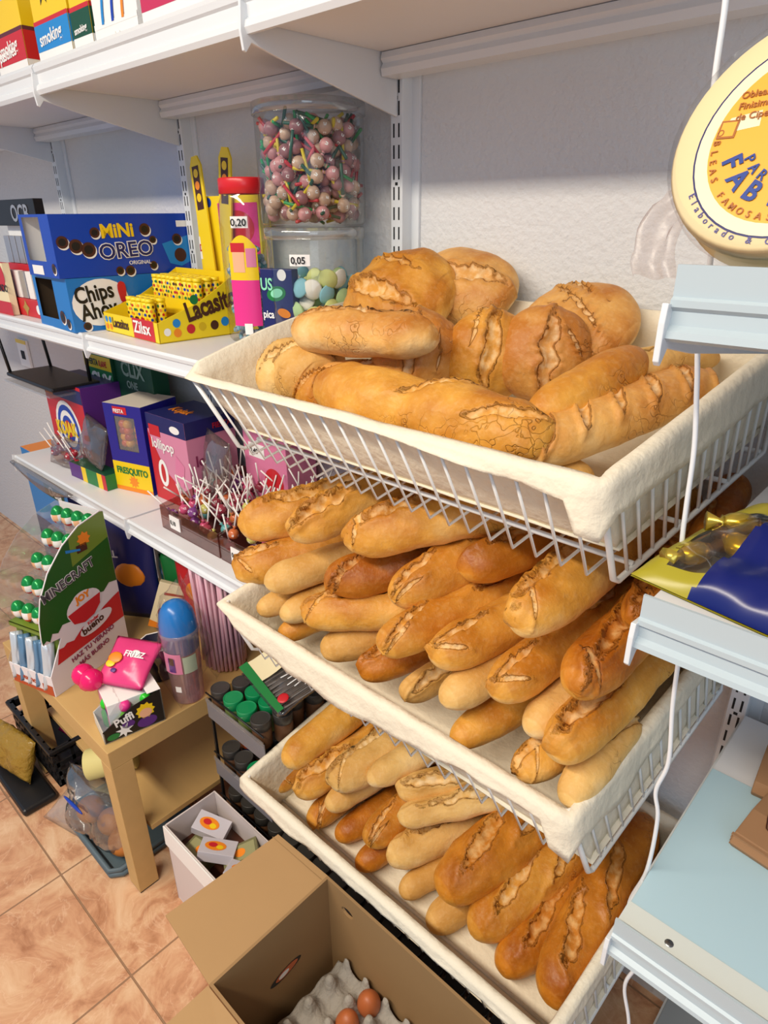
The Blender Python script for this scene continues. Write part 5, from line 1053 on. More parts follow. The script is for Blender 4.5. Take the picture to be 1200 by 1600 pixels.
# toy boxes on the table corner
t = thing('toy_sweet_box', 'black printed open box of green topped sweet bottles on the table corner', 'box', (-1.209, 0.390, TZ), R(-11.5))
b = MB(); W, D = 0.085, 0.135
b.prism([(0, 0), (D, 0), (D, 0.088), (D*0.5, 0.070), (0, 0.032)], 'x', -0.002, 0, 0); b.prism([(0, 0), (D, 0), (D, 0.088), (D*0.5, 0.070), (0, 0.032)], 'x', -W, -W+0.002, 1)
b.box((-W, 0, 0), (0, 0.002, 0.030), 1); b.box((-W, D-0.002, 0), (0, D, 0.088), 1); b.box((-W, 0, 0), (0, D, 0.002), 1)
obj('box_body', b, [P_black, mat('card_white', 'd8d0c0', .6)], t)
obj('film_front', MB().grid(lambda u, v: (-W*u, 0.002+0.05*v, 0.032+0.045*v+0.004*noise.noise(Vector((u*5, v*5, 1)))), 8, 6), clear_film, t)
F_ = frame((0, 0, 0), (0, 1, 0), (0, 0, 1))
decal('printed_face', [(0, star(0.095, 0.048, 0.022, 0.017, 10)), (1, disc(0.095, 0.042, 0.014, 0.012), 1), (2, disc(0.095, 0.018, 0.022, 0.014)), (3, disc(0.02, 0.012, 0.014, 0.008)), (2, disc(0.055, 0.030, 0.014, 0.010)), (4, star(0.045, 0.018, 0.02, 0.009, 7, 0.2))], [P_yel, mat('print_skin', 'f0b48c', 0.5), P_purple, P_green, P_white], F_, t)
text('Puffi', 0.028, P_white, F_, 0.028, 0.034, 0.03, 0.9, parent=t, rot=0.2, lift=0.0016)
lipm = MB(); lipm.box((-W-0.012, 0.002, 0.070), (-W, D, 0.071))
obj('folded_flap', MB().box((-W, D-0.03, 0.0885), (-0.0, D, 0.0895)), P_white, t)
Mb = Matrix.Translation((-1.209, 0.390, TZ)) @ Matrix.Rotation(R(-11.5), 4, 'Z')
def bottle(col, capc):
    mb = MB(); mb.lathe([(0, 0), (0.013, 0), (0.0145, 0.004), (0.0145, 0.038), (0.009, 0.046), (0.009, 0.052)], 16, 0); mb.lathe([(0.010, 0.050), (0.0125, 0.052), (0.0125, 0.062), (0.008, 0.070), (0, 0.071)], 16, 1); return mb.mesh('sweet_bottle', [col, capc])
bg = bottle(mat('bottle_green', '3f9c2c', .3), mat('cap_green', '28c828', .3)); bp_ = bottle(mat('bottle_lime', '6fbf3a', .3), P_pink)
for i, (x, y, m_, lb) in enumerate(((-0.060, 0.028, bg, 'green topped sweet bottle in front of the black toy box'), (-0.025, 0.060, bp_, 'pink topped sweet bottle in the middle of the black toy box'), (-0.062, 0.070, bg, 'green topped sweet bottle at the inner side of the black toy box'), (-0.025, 0.105, bg, 'green topped sweet bottle at the far end of the black toy box'))):
    o = bpy.data.objects.new('sweet_bottle', m_); C.objects.link(o); o.matrix_world = Mb @ Matrix.Translation((x, y, 0.0025)); tag(o, lb, 'sweet bottle')
t = carton('sweet_carton', 'pink and white carton behind the black toy box', (-1.315, 0.435, TZ), 0.085, 0.09, 0.075, [P_rose, P_white, P_white], R(-12))
decal('printed_face', [(0, disc(0.02, 0.02, 0.012)), (1, disc(0.05, 0.025, 0.014)), (0, disc(0.07, 0.05, 0.01))], [P_purple, P_pink], FR(), t)
hb = MB(); hb.ball((-0.016, 0, 0.026), 0.026, 16, 10); hb.ball((0.016, 0.004, 0.026), 0.026, 16, 10); hb.ball((0, 0.0, 0.012), 0.020, 12, 8)
o = obj('heart_case', hb, mat('magenta_plastic', 'e8186a', 0.2)); o.location = (-1.335, 0.425, TZ+0.0755-0.006); tag(o, 'glossy magenta heart-shaped sweet case on the pink carton', 'sweet case')
o = film_bag('sweet_bag', 'pink printed sweet bag resting on the toy boxes', None, mat('pink_foil', 'e0407e', 0.28), size=(0.125, 0.03, 0.12), seed=51, loc=(-1.262, 0.462, TZ+0.088), rot=(R(-62), R(0), R(28)))
for k, (c_, dx, dz, s_) in enumerate(((P_orange, -0.03, 0.06, .018), (P_yel, -0.035, 0.045, .012), (P_white, 0.015, 0.075, .014), (P_purple, -0.02, 0.03, .007))):
    q = MB(); q.ball((dx, -0.016, dz), s_, 12, 6, 0, (1, 0.12, 0.8)); obj('printed_patch', q, c_, o)
text('FRIZZ', 0.02, P_white, frame((0, -0.0195, 0), (1, 0, 0), (0, 0, 1)), -0.01, 0.066, 0.02, parent=o)
# tumblers with blue domes
t = thing('plastic_tumbler', 'clear tumbler with blue domed lid and picture label on the table', 'tumbler', (-1.215, 0.605, TZ))
b = MB(); b.lathe([(0, 0.002), (0.034, 0.002), (0.036, 0.006), (0.043, 0.185), (0.045, 0.188), (0.045, 0.195), (0.043, 0.197)], 32); obj('cup', b, clear('pink_clear', 'efd6da', 0.35, 0.05, 0.08, haze=0.25, hazecol='e6c8cc'), t)
b = MB(); b.lathe([(0.0415, 0.165), (0.0425, 0.197), (0.042, 0.215), (0.038, 0.240), (0.028, 0.258), (0.012, 0.268), (0, 0.270)], 28); b.lathe([(0.0375, 0.14), (0.0405, 0.145), (0.0415, 0.165)], 28)
obj('dome', b, mat('dome_blue', '1b78c8', 0.25), t)
curved('picture_label', 0.041, R(-100), R(-35), 0.095, 0.15, P_rose, t, 0.0012); curved('picture_label', 0.041, R(-78), R(-55), 0.10, 0.138, P_purple, t, 0.002); curved('picture_label', 0.041, R(-74), R(-58), 0.12, 0.14, P_brown, t, 0.0026)
curved('text_label', 0.041, R(-30), R(15), 0.095, 0.14, mat('label_pale_green', 'b9c4a8', .6), t, 0.0012); curved('barcode_label', 0.037, R(-72), R(-50), 0.04, 0.056, P_white, t, 0.0015)
film_bag('clear_bag', 'loose clear bag wrapped round the blue-domed tumbler', None, clear('thin_film', 'fdfdfd', 0.22, 0.02, 0.1), size=(0.125, 0.11, 0.30), loc=(-1.222, 0.608, TZ+0.002), rz=R(-50), seed=61)
# pink straws
sb = MB().lathe([(0, 0.0), (0.0042, 0), (0.0042, 0.315), (0, 0.315)], 8).mesh('drinking_straw', [mat('straw_pink', 'ecb8c6', 0.4), ])
rs = random.Random(6); pts = []
for tr in range(4000):
    a = rs.uniform(0, 6.283); rr = 0.062*math.sqrt(rs.random()); p = Vector((rr*math.cos(a), rr*0.8*math.sin(a)))
    if any((p-q).length < 0.0085 for q in pts): continue
    pts.append(p); o = bpy.data.objects.new('drinking_straw', sb); C.objects.link(o)
    o.matrix_world = Matrix.Translation((-1.268+p.x, 0.745+p.y, TZ+0.002+rs.uniform(0, .008))) @ Matrix.Rotation(rs.uniform(-.03, .03), 4, 'X') @ Matrix.Rotation(rs.uniform(-.03, .03), 4, 'Y')
    tag(o, 'long pink drinking straw in the clear bundle on the table', 'straw', 'pink straws bundled on the side table')
    if len(pts) >= 90: break
film_bag('straw_bag', 'clear bag holding the bundle of long pink straws', None, MATS['thin_film'], size=(0.17, 0.15, 0.335), loc=(-1.268, 0.745, TZ+0.001), rz=R(-50), seed=63)
# navy cup and packs between the display and straws
t = thing('navy_mesh_cup', 'dark navy wire-edged cup on the table between display and tumbler', 'cup', (-1.335, 0.600, TZ))
b = MB(); b.lathe([(0, 0.002), (0.03, 0.002), (0.045, 0.10), (0.043, 0.10), (0.028, 0.006), (0, 0.006)], 8); obj('cup', b, mat('navy_plastic', '11132e', .4), t)
b = MB(); b.tube([(0.046*math.cos(a), 0.046*math.sin(a), 0.101) for a in [2*math.pi*k/8 for k in range(8)]], 0.0016, 6, closed=True); b.tube([(0.045, 0, 0.1), (0.02, 0.02, 0.01)], 0.0012, 6); obj('wire_edge', b, P_white, t)
PKS = [('snack_pack', 'red and orange crisp packet beside the straws', P_red, P_orange, (-1.415, 0.80), (0.16, 0.05, 0.30), 8, ''),
       ('snack_pack', 'teal snack packet behind the egg display', mat('print_teal', '0f6c6c', .35), P_lblue, (-1.54, 0.80), (0.17, 0.05, 0.31), -6, ''),
       ('snack_pack', 'navy snack packet directly right of the display top', P_navy, P_orange, (-1.62, 0.70), (0.16, 0.04, 0.33), 4, 'LL'),
       ('snack_pack', 'green snack packet low behind the display', P_green, P_purple, (-1.50, 0.80), (0.15, 0.04, 0.21), 12, '')]
for i, (nm, lb, m1, m2, (x, y), sz, rz_, wd) in enumerate(PKS):
    o = film_bag(nm, lb, None, m1, size=sz, loc=(x, y, TZ), rz=R(rz_+28), seed=70+i)
    q = MB(); q.ball((0, -sz[1]*0.40, sz[2]*0.45), sz[0]*0.3, 14, 8, 0, (1, 0.22, 0.8)); obj('printed_patch', q, m2, o)
    if wd: text(wd, 0.03, P_white, frame((0, -sz[1]*0.52, 0), (1, 0, 0), (0, 0, 1)), -sz[0]*0.33, sz[2]*0.62, 0.03, parent=o)
t = carton('tilted_snack_carton', 'tilted cream carton with red zigzag and orange corner behind the display', (-1.515, 0.668, TZ+0.034), 0.11, 0.02, 0.135, [P_cream, P_cream], rot=(R(-8), R(20), R(48)))
decal('printed_face', [(0, [(0.02, 0.10), (0.07, 0.105), (0.045, 0.06), (0.03, 0.03), (0.037, 0.028), (0.053, 0.06), (0.083, 0.112), (0.02, 0.108)]), (1, [(0, 0), (0.095, 0), (0.095, 0.025), (0.05, 0.01), (0, 0.02)]), (0, disc(0.03, 0.05, 0.015), 1)], [mat('print_rust', 'b04a2c', .4), P_orange], FR(), t)
# ------------------------------------------------------------------ dark rack of spice jars
t = thing('jar_rack', 'dark grey three-tier wire rack of capped spice jars right of the table', 'rack', (-1.128, 0.60, 0))
RX = [0.215, 0.215, 0.86]; tops = [0.490, 0.313, 0.176]
for i, z in enumerate(tops):
    w_ = RX[i]
    lp = obj('tier_front', MB().box((0, 0, z-0.050), (w_, 0.003, z)), grey, t, bevel=0.001)
    obj('clear_edge', MB().box((0, -0.002, z-0.004), (w_, 0.0, z+0.008)), clear_film, lp)
    b = MB()
    for k in range(0, int(w_/0.022)+1): b.tube([(0.004+0.022*k, 0.004, z-0.046), (0.004+0.022*k, 0.355, z-0.046)], 0.0014, 6)
    for y in (0.006, 0.12, 0.24, 0.35): b.tube([(0.0, y, z-0.044), (w_, y, z-0.044)], 0.002, 6)
    b.tube([(0, 0.002, z+0.02), (w_, 0.002, z+0.02)], 0.0022, 6)
    obj('tier_grid', b, black, t)
for (x, y) in ((0.003, 0.35), (0.212, 0.35), (0.003, 0.008)):
    obj('post', MB().box((x-0.003, y-0.003, 0.0), (x+0.003, y+0.003, 0.49)), black, t)
for (x, y) in ((0.85, 0.35), (0.85, 0.008)):
    obj('post', MB().box((x-0.003, y-0.003, 0.0), (x+0.003, y+0.003, 0.16)), black, t)
def spice(capc, fill):
    mb = MB(); mb.lathe([(0, 0.001), (0.020, 0.001), (0.0215, 0.004), (0.0215, 0.046), (0.018, 0.052)], 20, 1); mb.lathe([(0.0215, 0.050), (0.0225, 0.051), (0.0225, 0.0722), (0.0221, 0.0732), (0.0212, 0.0735), (0.0205, 0.0733), (0.0200, 0.0728), (0.0190, 0.0727), (0.010, 0.0727), (0, 0.0727)], 24, 0)
    return mb.mesh('spice_jar', [capc, fill])
blackcap = mat('jar_cap_black', '3a3835', 0.35); greencap = mat('jar_cap_green', '0f8a52', 0.35); orangecap = mat('jar_cap_orange', 'f0642c', 0.35)
sj = {'b': spice(blackcap, mat('spice_brown', '5a3a22', .5)), 'g': spice(greencap, mat('spice_green', '5f6a34', .5)), 'o': spice(orangecap, mat('spice_navy', '1d2448', .5))}
rq = random.Random(14)
def put_jar(x, y, z, k, lab, grp, tilt=(0, 0)):
    o = bpy.data.objects.new('spice_jar', sj[k]); C.objects.link(o); o.location = (x, y, z); o.rotation_euler = (tilt[0], tilt[1], 0); tag(o, lab, 'jar', grp)
cn = {'b': 'black', 'g': 'green', 'o': 'orange'}
rack_pat = {(1, 0): 'g', (1, 1): 'g', (2, 0): 'g', (2, 1): 'g'}
for r in range(7):
    for c in range(4):
        k = rack_pat.get((c, r), 'b')
        x = -1.102+0.050*c+0.018*(r % 2)-0.004; y = 0.628+0.046*r
        if x > -0.925: continue
        put_jar(x, y, 0.448, k, '%s-capped spice jar standing on the top tier of the dark rack' % cn[k], '%s-capped jars on the top rack tier' % cn[k])
for r in range(5):
    for c in range(4):
        k = 'o' if (r, c) == (1, 0) else 'g' if (r, c) == (0, 2) else 'b'
        lb = 'orange-capped spice jar on the second tier of the dark rack' if k == 'o' else 'green-capped spice jar on the second tier of the dark rack' if k == 'g' else 'black-capped spice jar on the second tier of the dark rack'
        put_jar(-1.100+0.050*c, 0.632+0.05*r, 0.271, k, lb, None if k != 'b' else 'black-capped jars on the second rack tier')
for r in range(3):
    for c in range(16): put_jar(-1.098+0.052*c, 0.632+0.05*r, 0.134, 'b', 'black-capped spice jar on the lowest tier of the dark rack', 'black-capped jars on the lowest rack tier')
# jars tilting over the rack edge
for i, (x, y, z) in enumerate(((-1.098, 0.585, 0.525), (-1.06, 0.605, 0.553))):
    pass
o = film_bag('incense_bag', 'clear bag of grey sticks with cream header lying on the spice jars', None, MATS['smoke_film'], size=(0.17, 0.03, 0.16), seed=81, loc=(-0.990, 0.655, 0.545), rot=(R(-74), R(6), R(-8)))
q = MB(); q.grid(lambda u, v: (-0.085+0.07*u, -0.019+0.003*math.sin(6*v), 0.02+0.115*v), 6, 6); obj('cream_header', q, P_cream, o)
q = MB(); q.grid(lambda u, v: (-0.085+0.09*u, -0.0195+0.003*math.sin(6*v), 0.125+0.035*v), 6, 4); obj('blue_header', q, mat('header_blue', '8fb6cc', .4), o)
q = MB(); q.grid(lambda u, v: (-0.088+0.17*u, -0.0195, 0.002+0.022*v*(1-0.3*u)), 8, 3); obj('green_strip', q, P_green, o)
obj('red_mark', MB().ball((-0.06, -0.021, 0.09), 0.010, 12, 6, 0, (1, .15, 1.2)), P_red, o); obj('red_mark', MB().ball((0.06, -0.021, 0.03), 0.013, 12, 6, 0, (1, .15, 1)), P_red, o)
q = MB()
for k in range(22): q.tube([(-0.012+0.0042*k, -0.004+0.008*(k % 3-1), 0.02), (-0.010+0.0042*k, -0.002+0.008*(k % 2), 0.15)], 0.0018, 5)
obj('grey_sticks', q, mat('stick_grey', '6d6763', .6), o)
q = MB()
for k in range(4): q.tube([(0.01+0.014*k, -0.0205, 0.055+0.01*(k % 2)), (0.02+0.010*k, -0.021, 0.10+0.008*(k % 2)), (0.035+0.010*k, -0.0205, 0.085)], 0.0012, 5)
obj('white_ties', q, P_white, o)
# clear pot lids behind
for i, (x, y, z) in enumerate(((-1.085, 0.80, 0.60), (-1.035, 0.86, 0.605))):
    b = MB(); b.lathe([(0, 0), (0.052, 0), (0.055, 0.004), (0.058, 0.010), (0.056, 0.012)], 32)
    o = obj('clear_pot_lid', b, clear('grey_clear', 'd0d0d4', .5, .12, .1, haze=.12, hazecol='9a9aa0')); o.location = (x, y, z); o.rotation_euler = (R(60), 0, R(-20))
    tag(o, ('round clear lid leaning behind the spice jars, next to the straws', 'round clear lid leaning behind the spice jars, next to the basket')[i], 'lid')
# ------------------------------------------------------------------ white tin box of cartons
WB = mat('box_white_card', 'd8ccc8', 0.5)
t = thing('white_carton', 'open white box of small tinned food cartons under the table edge', 'box', (-1.102, 0.438, 0.001))
b = MB(); W, D, H = 0.275, 0.135, 0.245
b.box((0, 0, 0), (W, 0.003, H)); b.box((0, D-0.003, 0), (W, D, H)); b.box((0, 0.003, 0), (0.003, D-0.003, H)); b.box((W-0.003, 0.003, 0), (W, D-0.003, H)); b.box((0, 0, 0), (W, D, 0.003)); obj('box_body', b, WB, t, bevel=0.0008)
obj('front_fold', MB().prism([(-0.0015, 0.195), (-0.0055, 0.190), (-0.004, 0.2455), (-0.001, 0.2455)], 'x', 0, W), P_white, t)
obj('filler', MB().box((0.004, 0.004, 0.004), (W-0.004, D-0.004, 0.17)), P_brown, t)
rw = random.Random(5)
TB = [((0.055, 0.085, 0.228), (8, 14, 28), 0), ((0.125, 0.055, 0.236), (-12, 10, 40), 1), ((0.165, 0.09, 0.222), (5, -14, 60), 2), ((0.215, 0.06, 0.232), (-18, 8, 30), 1), ((0.075, 0.04, 0.200), (4, 0, 10), 2), ((0.235, 0.10, 0.21), (6, -8, 75), 2)]
tl = ['white and orange tin carton at the back left of the white box', 'orange pictured tin carton in the middle of the white box', 'olive patterned tin carton at the back right of the white box', 'tilted white-edged tin carton at the front right of the white box', 'olive tin carton low at the left of the white box', 'olive tin carton at the far right of the white box']
OL = mat('print_olive', '6f6c48', .4); LS = mat('print_lilac_grey', 'c9c4cc', .4)
for i, ((x, y, z), (rx, ry, rz_), k) in enumerate(TB):
    t = thing('tin_carton', tl[i], 'carton', (-1.102+x, 0.438+y, z-0.018), rot=(R(rx), R(ry), R(rz_)))
    obj('carton', MB().box((-0.04, -0.024, -0.012), (0.04, 0.024, 0.012)), [LS, LS, OL][k], t, bevel=0.0008)
    decal('printed_face', [(0, disc(-0.006, 0, 0.024, 0.014)), (1, disc(-0.012, 0.002, 0.010, 0.007), 1), (2, disc(0.004, -0.003, 0.008, 0.006), 1)] if k != 2 else [(3, rect(-0.034, -0.018, 0.034, 0.018)), (0, disc(0.0, 0, 0.012, 0.010), 1)], [P_orange, P_red, P_yel, mat('print_olive_light', '98966a', .4)], frame((0, 0, 0.012), (1,0,0), (0,1,0)), t)
# ------------------------------------------------------------------ big cardboard box with eggs
CB2 = mat('corrugated_board', 'b18c5e', 0.8, var=(8, 0.05)); CB3 = mat('board_inside', '9c7a50', 0.8, var=(8, 0.06))
X0, X1, Y0, Y1, HC = -0.645, -0.225, 0.275, 0.530, 0.40
t = thing('cardboard_box', 'big open cardboard box with flaps below the lowest basket', 'box', (X0, Y0, 0.001)); W, D = X1-X0, Y1-Y0
b = MB(); th = 0.005
b.box((0, 0, 0), (W, D, th), 0); b.box((0, 0, 0), (W, th, HC)); b.box((0, th, 0), (th, D-th, HC)); b.box((W-th, th, 0), (W, D-th, HC))
obj('box_body', b, CB3, t)
# far wall with a round finger hole
b = MB(); hx, hz, hr = 0.055, HC-0.045, 0.010; n = 16
ring = [(hx+hr*1.5*math.cos(2*math.pi*k/n), hz+hr*math.sin(2*math.pi*k/n)) for k in range(n)]
for yy in (D-th, D):
    o_ = [(0, 0), (W, 0), (W, HC), (0, HC)]
    import itertools
    vs = [(p[0], yy, p[1]) for p in [(0, 0), (W, 0), (W, HC), (hx, HC), (0, HC), (0, hz), (W, hz), (hx, 0)]+ring]
    b.add(vs, [tuple([7, 1, 6, 2, 3]+[8+k for k in (4, 3, 2, 1, 0, 15, 14, 13, 12)]), tuple([3, 4, 5, 0, 7]+[8+k for k in (12, 11, 10, 9, 8, 7, 6, 5, 4)])], 0)
b.add([(p[0], D-th, p[1]) for p in ring]+[(p[0], D, p[1]) for p in ring], [(k, (k+1) % n, n+(k+1) % n, n+k) for k in range(n)], 0)
b.box((0, D-th, HC), (W, D, HC+0.0002)); obj('far_wall', b, CB3, t, fix=False)
fl = MB(); fl.add([(-0.150, 0.012, HC+0.004), (-0.000, 0.0, HC), (0.0, D, HC), (-0.133, D-0.008, HC+0.006), (-0.150, 0.012, HC+0.000), (0.0, 0.0, HC-0.004), (0.0, D, HC-0.004), (-0.133, D-0.008, HC+0.002)], [(0,1,2,3),(7,6,5,4),(0,3,7,4),(0,4,5,1),(3,2,6,7)]); obj('left_flap', fl, CB2, t)
obj('tape_line', MB().add([(-0.136, D-0.020, HC+0.0064), (-0.002, D-0.014, HC+0.0006), (-0.002, D-0.0125, HC+0.0006), (-0.136, D-0.0185, HC+0.0064)], [(0,1,2,3)]), CB3, t, fix=False)
fl = MB(); fl.add([(0.0, -0.002, HC), (W, -0.002, HC), (W+0.01, -0.16, HC-0.02), (-0.005, -0.16, HC-0.01), (0.0, -0.002, HC-0.004), (W, -0.002, HC-0.004), (W+0.01, -0.16, HC-0.024), (-0.005, -0.16, HC-0.014)], [(0,3,2,1),(4,5,6,7),(3,7,6,2),(0,4,7,3),(1,2,6,5)]); obj('near_flap', fl, CB2, t)
FI = frame((th, 0, 0), (0, 1, 0), (0, 0, 1))
decal('handle_slot', [(0, disc(0.14, 0.265, 0.036, 0.011, rot=0.12)), (1, disc(0.142, 0.266, 0.026, 0.009, rot=0.12), 1), (2, disc(0.135, 0.265, 0.012, 0.006, rot=0.1), 2)], [P_black, mat('print_salmon', 'c9683c', .5), P_white], FI, t)
# egg tray
PULP = mat('grey_egg_pulp', 'a8a298', 0.9, bump=(120, 0.4))
def tray_fn(u, v):
    x = u*0.30; y = v*0.22; cx = math.cos(2*math.pi*x/0.05); cy = math.cos(2*math.pi*y/0.05)
    s_ = cx*cy; z = 0.010*(-cx-cy)*0.5+0.012*max(0, cx*cy)*(1 if cx < 0 else 0)
    return (x, y, 0.018+z+ (0.012 if (cx < -0.6 and cy < -0.6) else 0))
t = obj('egg_tray', MB().grid(tray_fn, 90, 66), PULP, None); t.location = (-0.612, 0.297, 0.188); t.modifiers.new('solid', 'SOLIDIFY').thickness = 0.0018
tag(t, 'grey pulp egg tray inside the big cardboard box', 'egg tray')
o = obj('tray_stack', MB().box((-0.62, 0.290, 0.0065), (-0.30, 0.522, 0.185)), PULP, None, bevel=0.008); tag(o, 'stack of grey egg trays beneath the top one in the cardboard box', 'egg trays')
def hen_egg(loc, rot, lab):
    mb = MB(); vs = []; fs = []; sg, rg = 24, 18
    for a in range(rg+1):
        ph = math.pi*a/rg; c = math.cos(ph); z = 0.027*c*(1.08 if c > 0 else 0.95); r = 0.0215*math.sin(ph)*(1-0.10*c)
        for k in range(sg): vs.append((r*math.cos(2*math.pi*k/sg), r*math.sin(2*math.pi*k/sg), z))
    for a in range(rg):
        for k in range(sg): fs.append((a*sg+k, (a+1)*sg+k, (a+1)*sg+(k+1) % sg, a*sg+(k+1) % sg))
    mb.add(vs, fs, 0, True); o = obj('hen_egg', mb, mat('egg_shell_brown', 'b8673a', 0.45, var=(30, .08))); o.location = loc; o.rotation_euler = rot; tag(o, lab, 'egg')
hen_egg((-0.512, 0.497, 0.218), (R(10), R(8), 0), 'brown egg further back in the tray, nearer the lowest basket')
hen_egg((-0.517, 0.447, 0.218), (R(-8), R(5), 0), 'brown egg nearer the camera in the grey tray')
# ------------------------------------------------------------------ floor left: crate, bags, pan
t = thing('black_crate', 'black slatted plastic crate on the floor beside the side table', 'crate', (-1.90, 0.375, 0.055))
b = MB(); W, D, H = 0.30, 0.24, 0.13
for (x0, y0, x1, y1) in ((0, 0, W, 0.006), (0, D-0.006, W, D), (0, 0.006, 0.006, D-0.006), (W-0.006, 0.006, W, D-0.006)):
    for z0, z1 in ((0, 0.02), (0.035, 0.05), (0.065, 0.08), (0.105, 0.13)): b.box((x0, y0, z0), (x1, y1, z1))
for k in range(8):
    x = 0.006+k*(W-0.02)/7; b.box((x, 0, 0), (x+0.008, 0.006, H)); b.box((x, D-0.006, 0), (x+0.008, D, H))
for k in range(6):
    y = 0.006+k*(D-0.02)/5; b.box((W-0.006, y, 0), (W, y+0.008, H)); b.box((0, y, 0), (0.006, y+0.008, H))
b.box((0, 0, -0.002), (W, D, 0.004)); obj('crate_body', b, black, t)
b = MB(); b.box((-0.008, -0.008, H-0.012), (W+0.008, 0, H)); b.box((-0.008, D, H-0.012), (W+0.008, D+0.008, H)); b.box((-0.008, 0, H-0.012), (0, D, H)); b.box((W, 0, H-0.012), (W+0.008, D, H)); obj('rim', b, black, t, bevel=0.002)
film_bag('packet', 'glossy magenta packet standing in the black crate', None, mat('magenta_foil', 'c01c70', .25), size=(0.15, 0.06, 0.17), seed=91, loc=(-1.72, 0.48, 0.07), rot=(R(-20), R(15), R(20)))
o = obj('black_foam_tray', MB().box((-1.93, 0.275, 0.001), (-1.62, 0.368, 0.024)), black, None, bevel=0.008); tag(o, 'low black tray under the golden bag on the floor', 'tray')
film_bag('pasta_bag', 'crinkled clear bag of golden snacks on the floor at the left edge', None, mat('golden_bag', '9c7a2a', .3, bump=(40, 1.0)), size=(0.20, 0.07, 0.13), seed=95, loc=(-1.80, 0.31, 0.027), rot=(R(-20), 0, R(10)))
film_bag('film_wrap', 'clear wrapper lying loose on the floor by the black crate', None, clear_film, size=(0.16, 0.05, 0.12), seed=96, loc=(-1.50, 0.33, 0.012), rot=(R(-70), 0, R(15)))
t = thing('blue_grey_pan', 'blue grey shallow tray on the floor left of the table leg', 'tray', (-1.545, 0.352, 0.001))
b = MB(); b.prism([(0, 0.02), (0.03, 0), (0.27, 0), (0.285, 0.02), (0.285, 0.24), (0.03, 0.24), (0, 0.22)], 'z', 0, 0.004); 
pp_ = [(0.0, 0.02), (0.03, 0.0), (0.27, 0.0), (0.285, 0.02), (0.285, 0.24), (0.03, 0.24), (0.0, 0.22)]
b.tube([(p[0], p[1], 0.022) for p in pp_], 0.007, 8, closed=True); b.tube([(p[0]+0.003, p[1]+0.002, 0.009) for p in pp_], 0.008, 8, closed=True)
obj('pan', b, mat('pan_blue_grey', '55666e', .5), t)
for i, (x, y, lb) in enumerate(((-1.47, 0.40, 'orange brown bun in the clear bag, left one'), (-1.39, 0.42, 'orange brown bun in the clear bag, middle one'), (-1.31, 0.41, 'orange brown bun in the clear bag, right one beside the leg'))):
    q = MB(); q.ball((0, 0, 0.035), 0.042, 18, 10, 0, (1, .85, .75)); o = obj('bun', q, mat('bun_orange', 'b8702c', .5)); o.location = (x, y, 0.012); tag(o, lb, 'bun')
o = film_bag('bread_bag', 'clear bag with blue printed mouth around the orange buns on the floor', None, clear('crinkly_film', 'eef2f4', .6, .08, .12, haze=.10, hazecol='9fb0b8'), size=(0.27, 0.13, 0.17), seed=97, loc=(-1.40, 0.405, 0.012), rz=R(4))
q = MB(); q.ball((-0.02, -0.056, 0.135), 0.03, 12, 6, 0, (1.6, .15, .22)); obj('blue_print', q, P_blue, o)
t = thing('paper_roll', 'pale yellow roll under the side table beside the black crate', 'roll', (-1.455, 0.415, 0.205), rot=(R(-82), 0, R(-35)))
obj('roll', MB().lathe([(0.012, 0.0), (0.038, 0.0), (0.040, 0.003), (0.040, 0.12), (0.038, 0.123), (0.012, 0.123)], 28), mat('roll_yellow', 'd9cc84', .6), t)
# ------------------------------------------------------------------ right shelves goods
RZ = 1.4655
t = thing('wafer_pack', 'round pack of thin wafers in a clear bag with orange and blue label', 'wafer pack', (-0.134, 0.560, 1.551), rot=(R(64), 0, R(-8)))
t.scale = (0.90, 0.90, 1.0)
b = MB(); pr = []
for k in range(13): pr += [(0.088+0.0035*(k % 2)+0.001*math.sin(k*2.3), -0.018+0.003*k)]
b.lathe([(0, -0.018)]+pr+[(0, 0.018)], 64); obj('wafers', b, mat('wafer_cream', 'ead7a6', .7, var=(14, .05)), t)
FW = Matrix.Translation((-0.006, -0.009, 0.0181))
GW = mat('label_orange', 'f2ae3c', .4)
decal('label', [(0, disc(0.012, 0.004, 0.077, n=48)), (1, disc(0.012, 0.004, 0.0755, n=48), 1), (2, disc(0.012, 0.004, 0.066, n=48), 2), (1, rect(-0.012, 0.040, 0.03, 0.062), 3), (1, [(-0.046, 0.020), (-0.024, 0.024), (-0.022, 0.012), (-0.05, 0.008)], 3), (3, disc(0.016, 0.018, 0.0285, n=40), 3), (1, disc(0.016, 0.018, 0.0265, n=40), 4), (3, disc(0.016, 0.018, 0.0245, n=40), 5), (4, disc(0.016, 0.018, 0.0235, n=40), 6), (5, disc(0.018, 0.014, 0.010, 0.012), 7)], [P_navy, mat('label_cream', 'f4e6bc', .5), GW, mat('label_maroon', '6a2434', .4), mat('label_pale_yellow', 'f0d68a', .5), P_orange], FW, t, lift=0.0002, step=0.00012)
arc_text('FABIAN', 0.020, mat('label_blue', '1f3f8c', .4), FW, 0.012, 0.006, 0.055, R(206), R(20), t, bold=0.03, lift=0.0013)
arc_text('PAR DE', 0.0105, mat('label_blue', '1f3f8c', .4), FW, 0.012, 0.006, 0.040, R(212), R(15), t, bold=0.02, lift=0.0013)
arc_text('OBLEAS FAMOSAS DE CIPEREZ', 0.0072, mat('label_rust', 'a8642c', .4), FW, 0.012, 0.004, 0.0640, R(176), R(7.2), t, lift=0.0013)
arc_text('Elaborado & CIPEREZ (SALAMANCA)', 0.0072, mat('label_violet', '54508c', .4), FW, 0.012, 0.004, 0.0815, R(214), R(5.0), t, lift=0.0004)
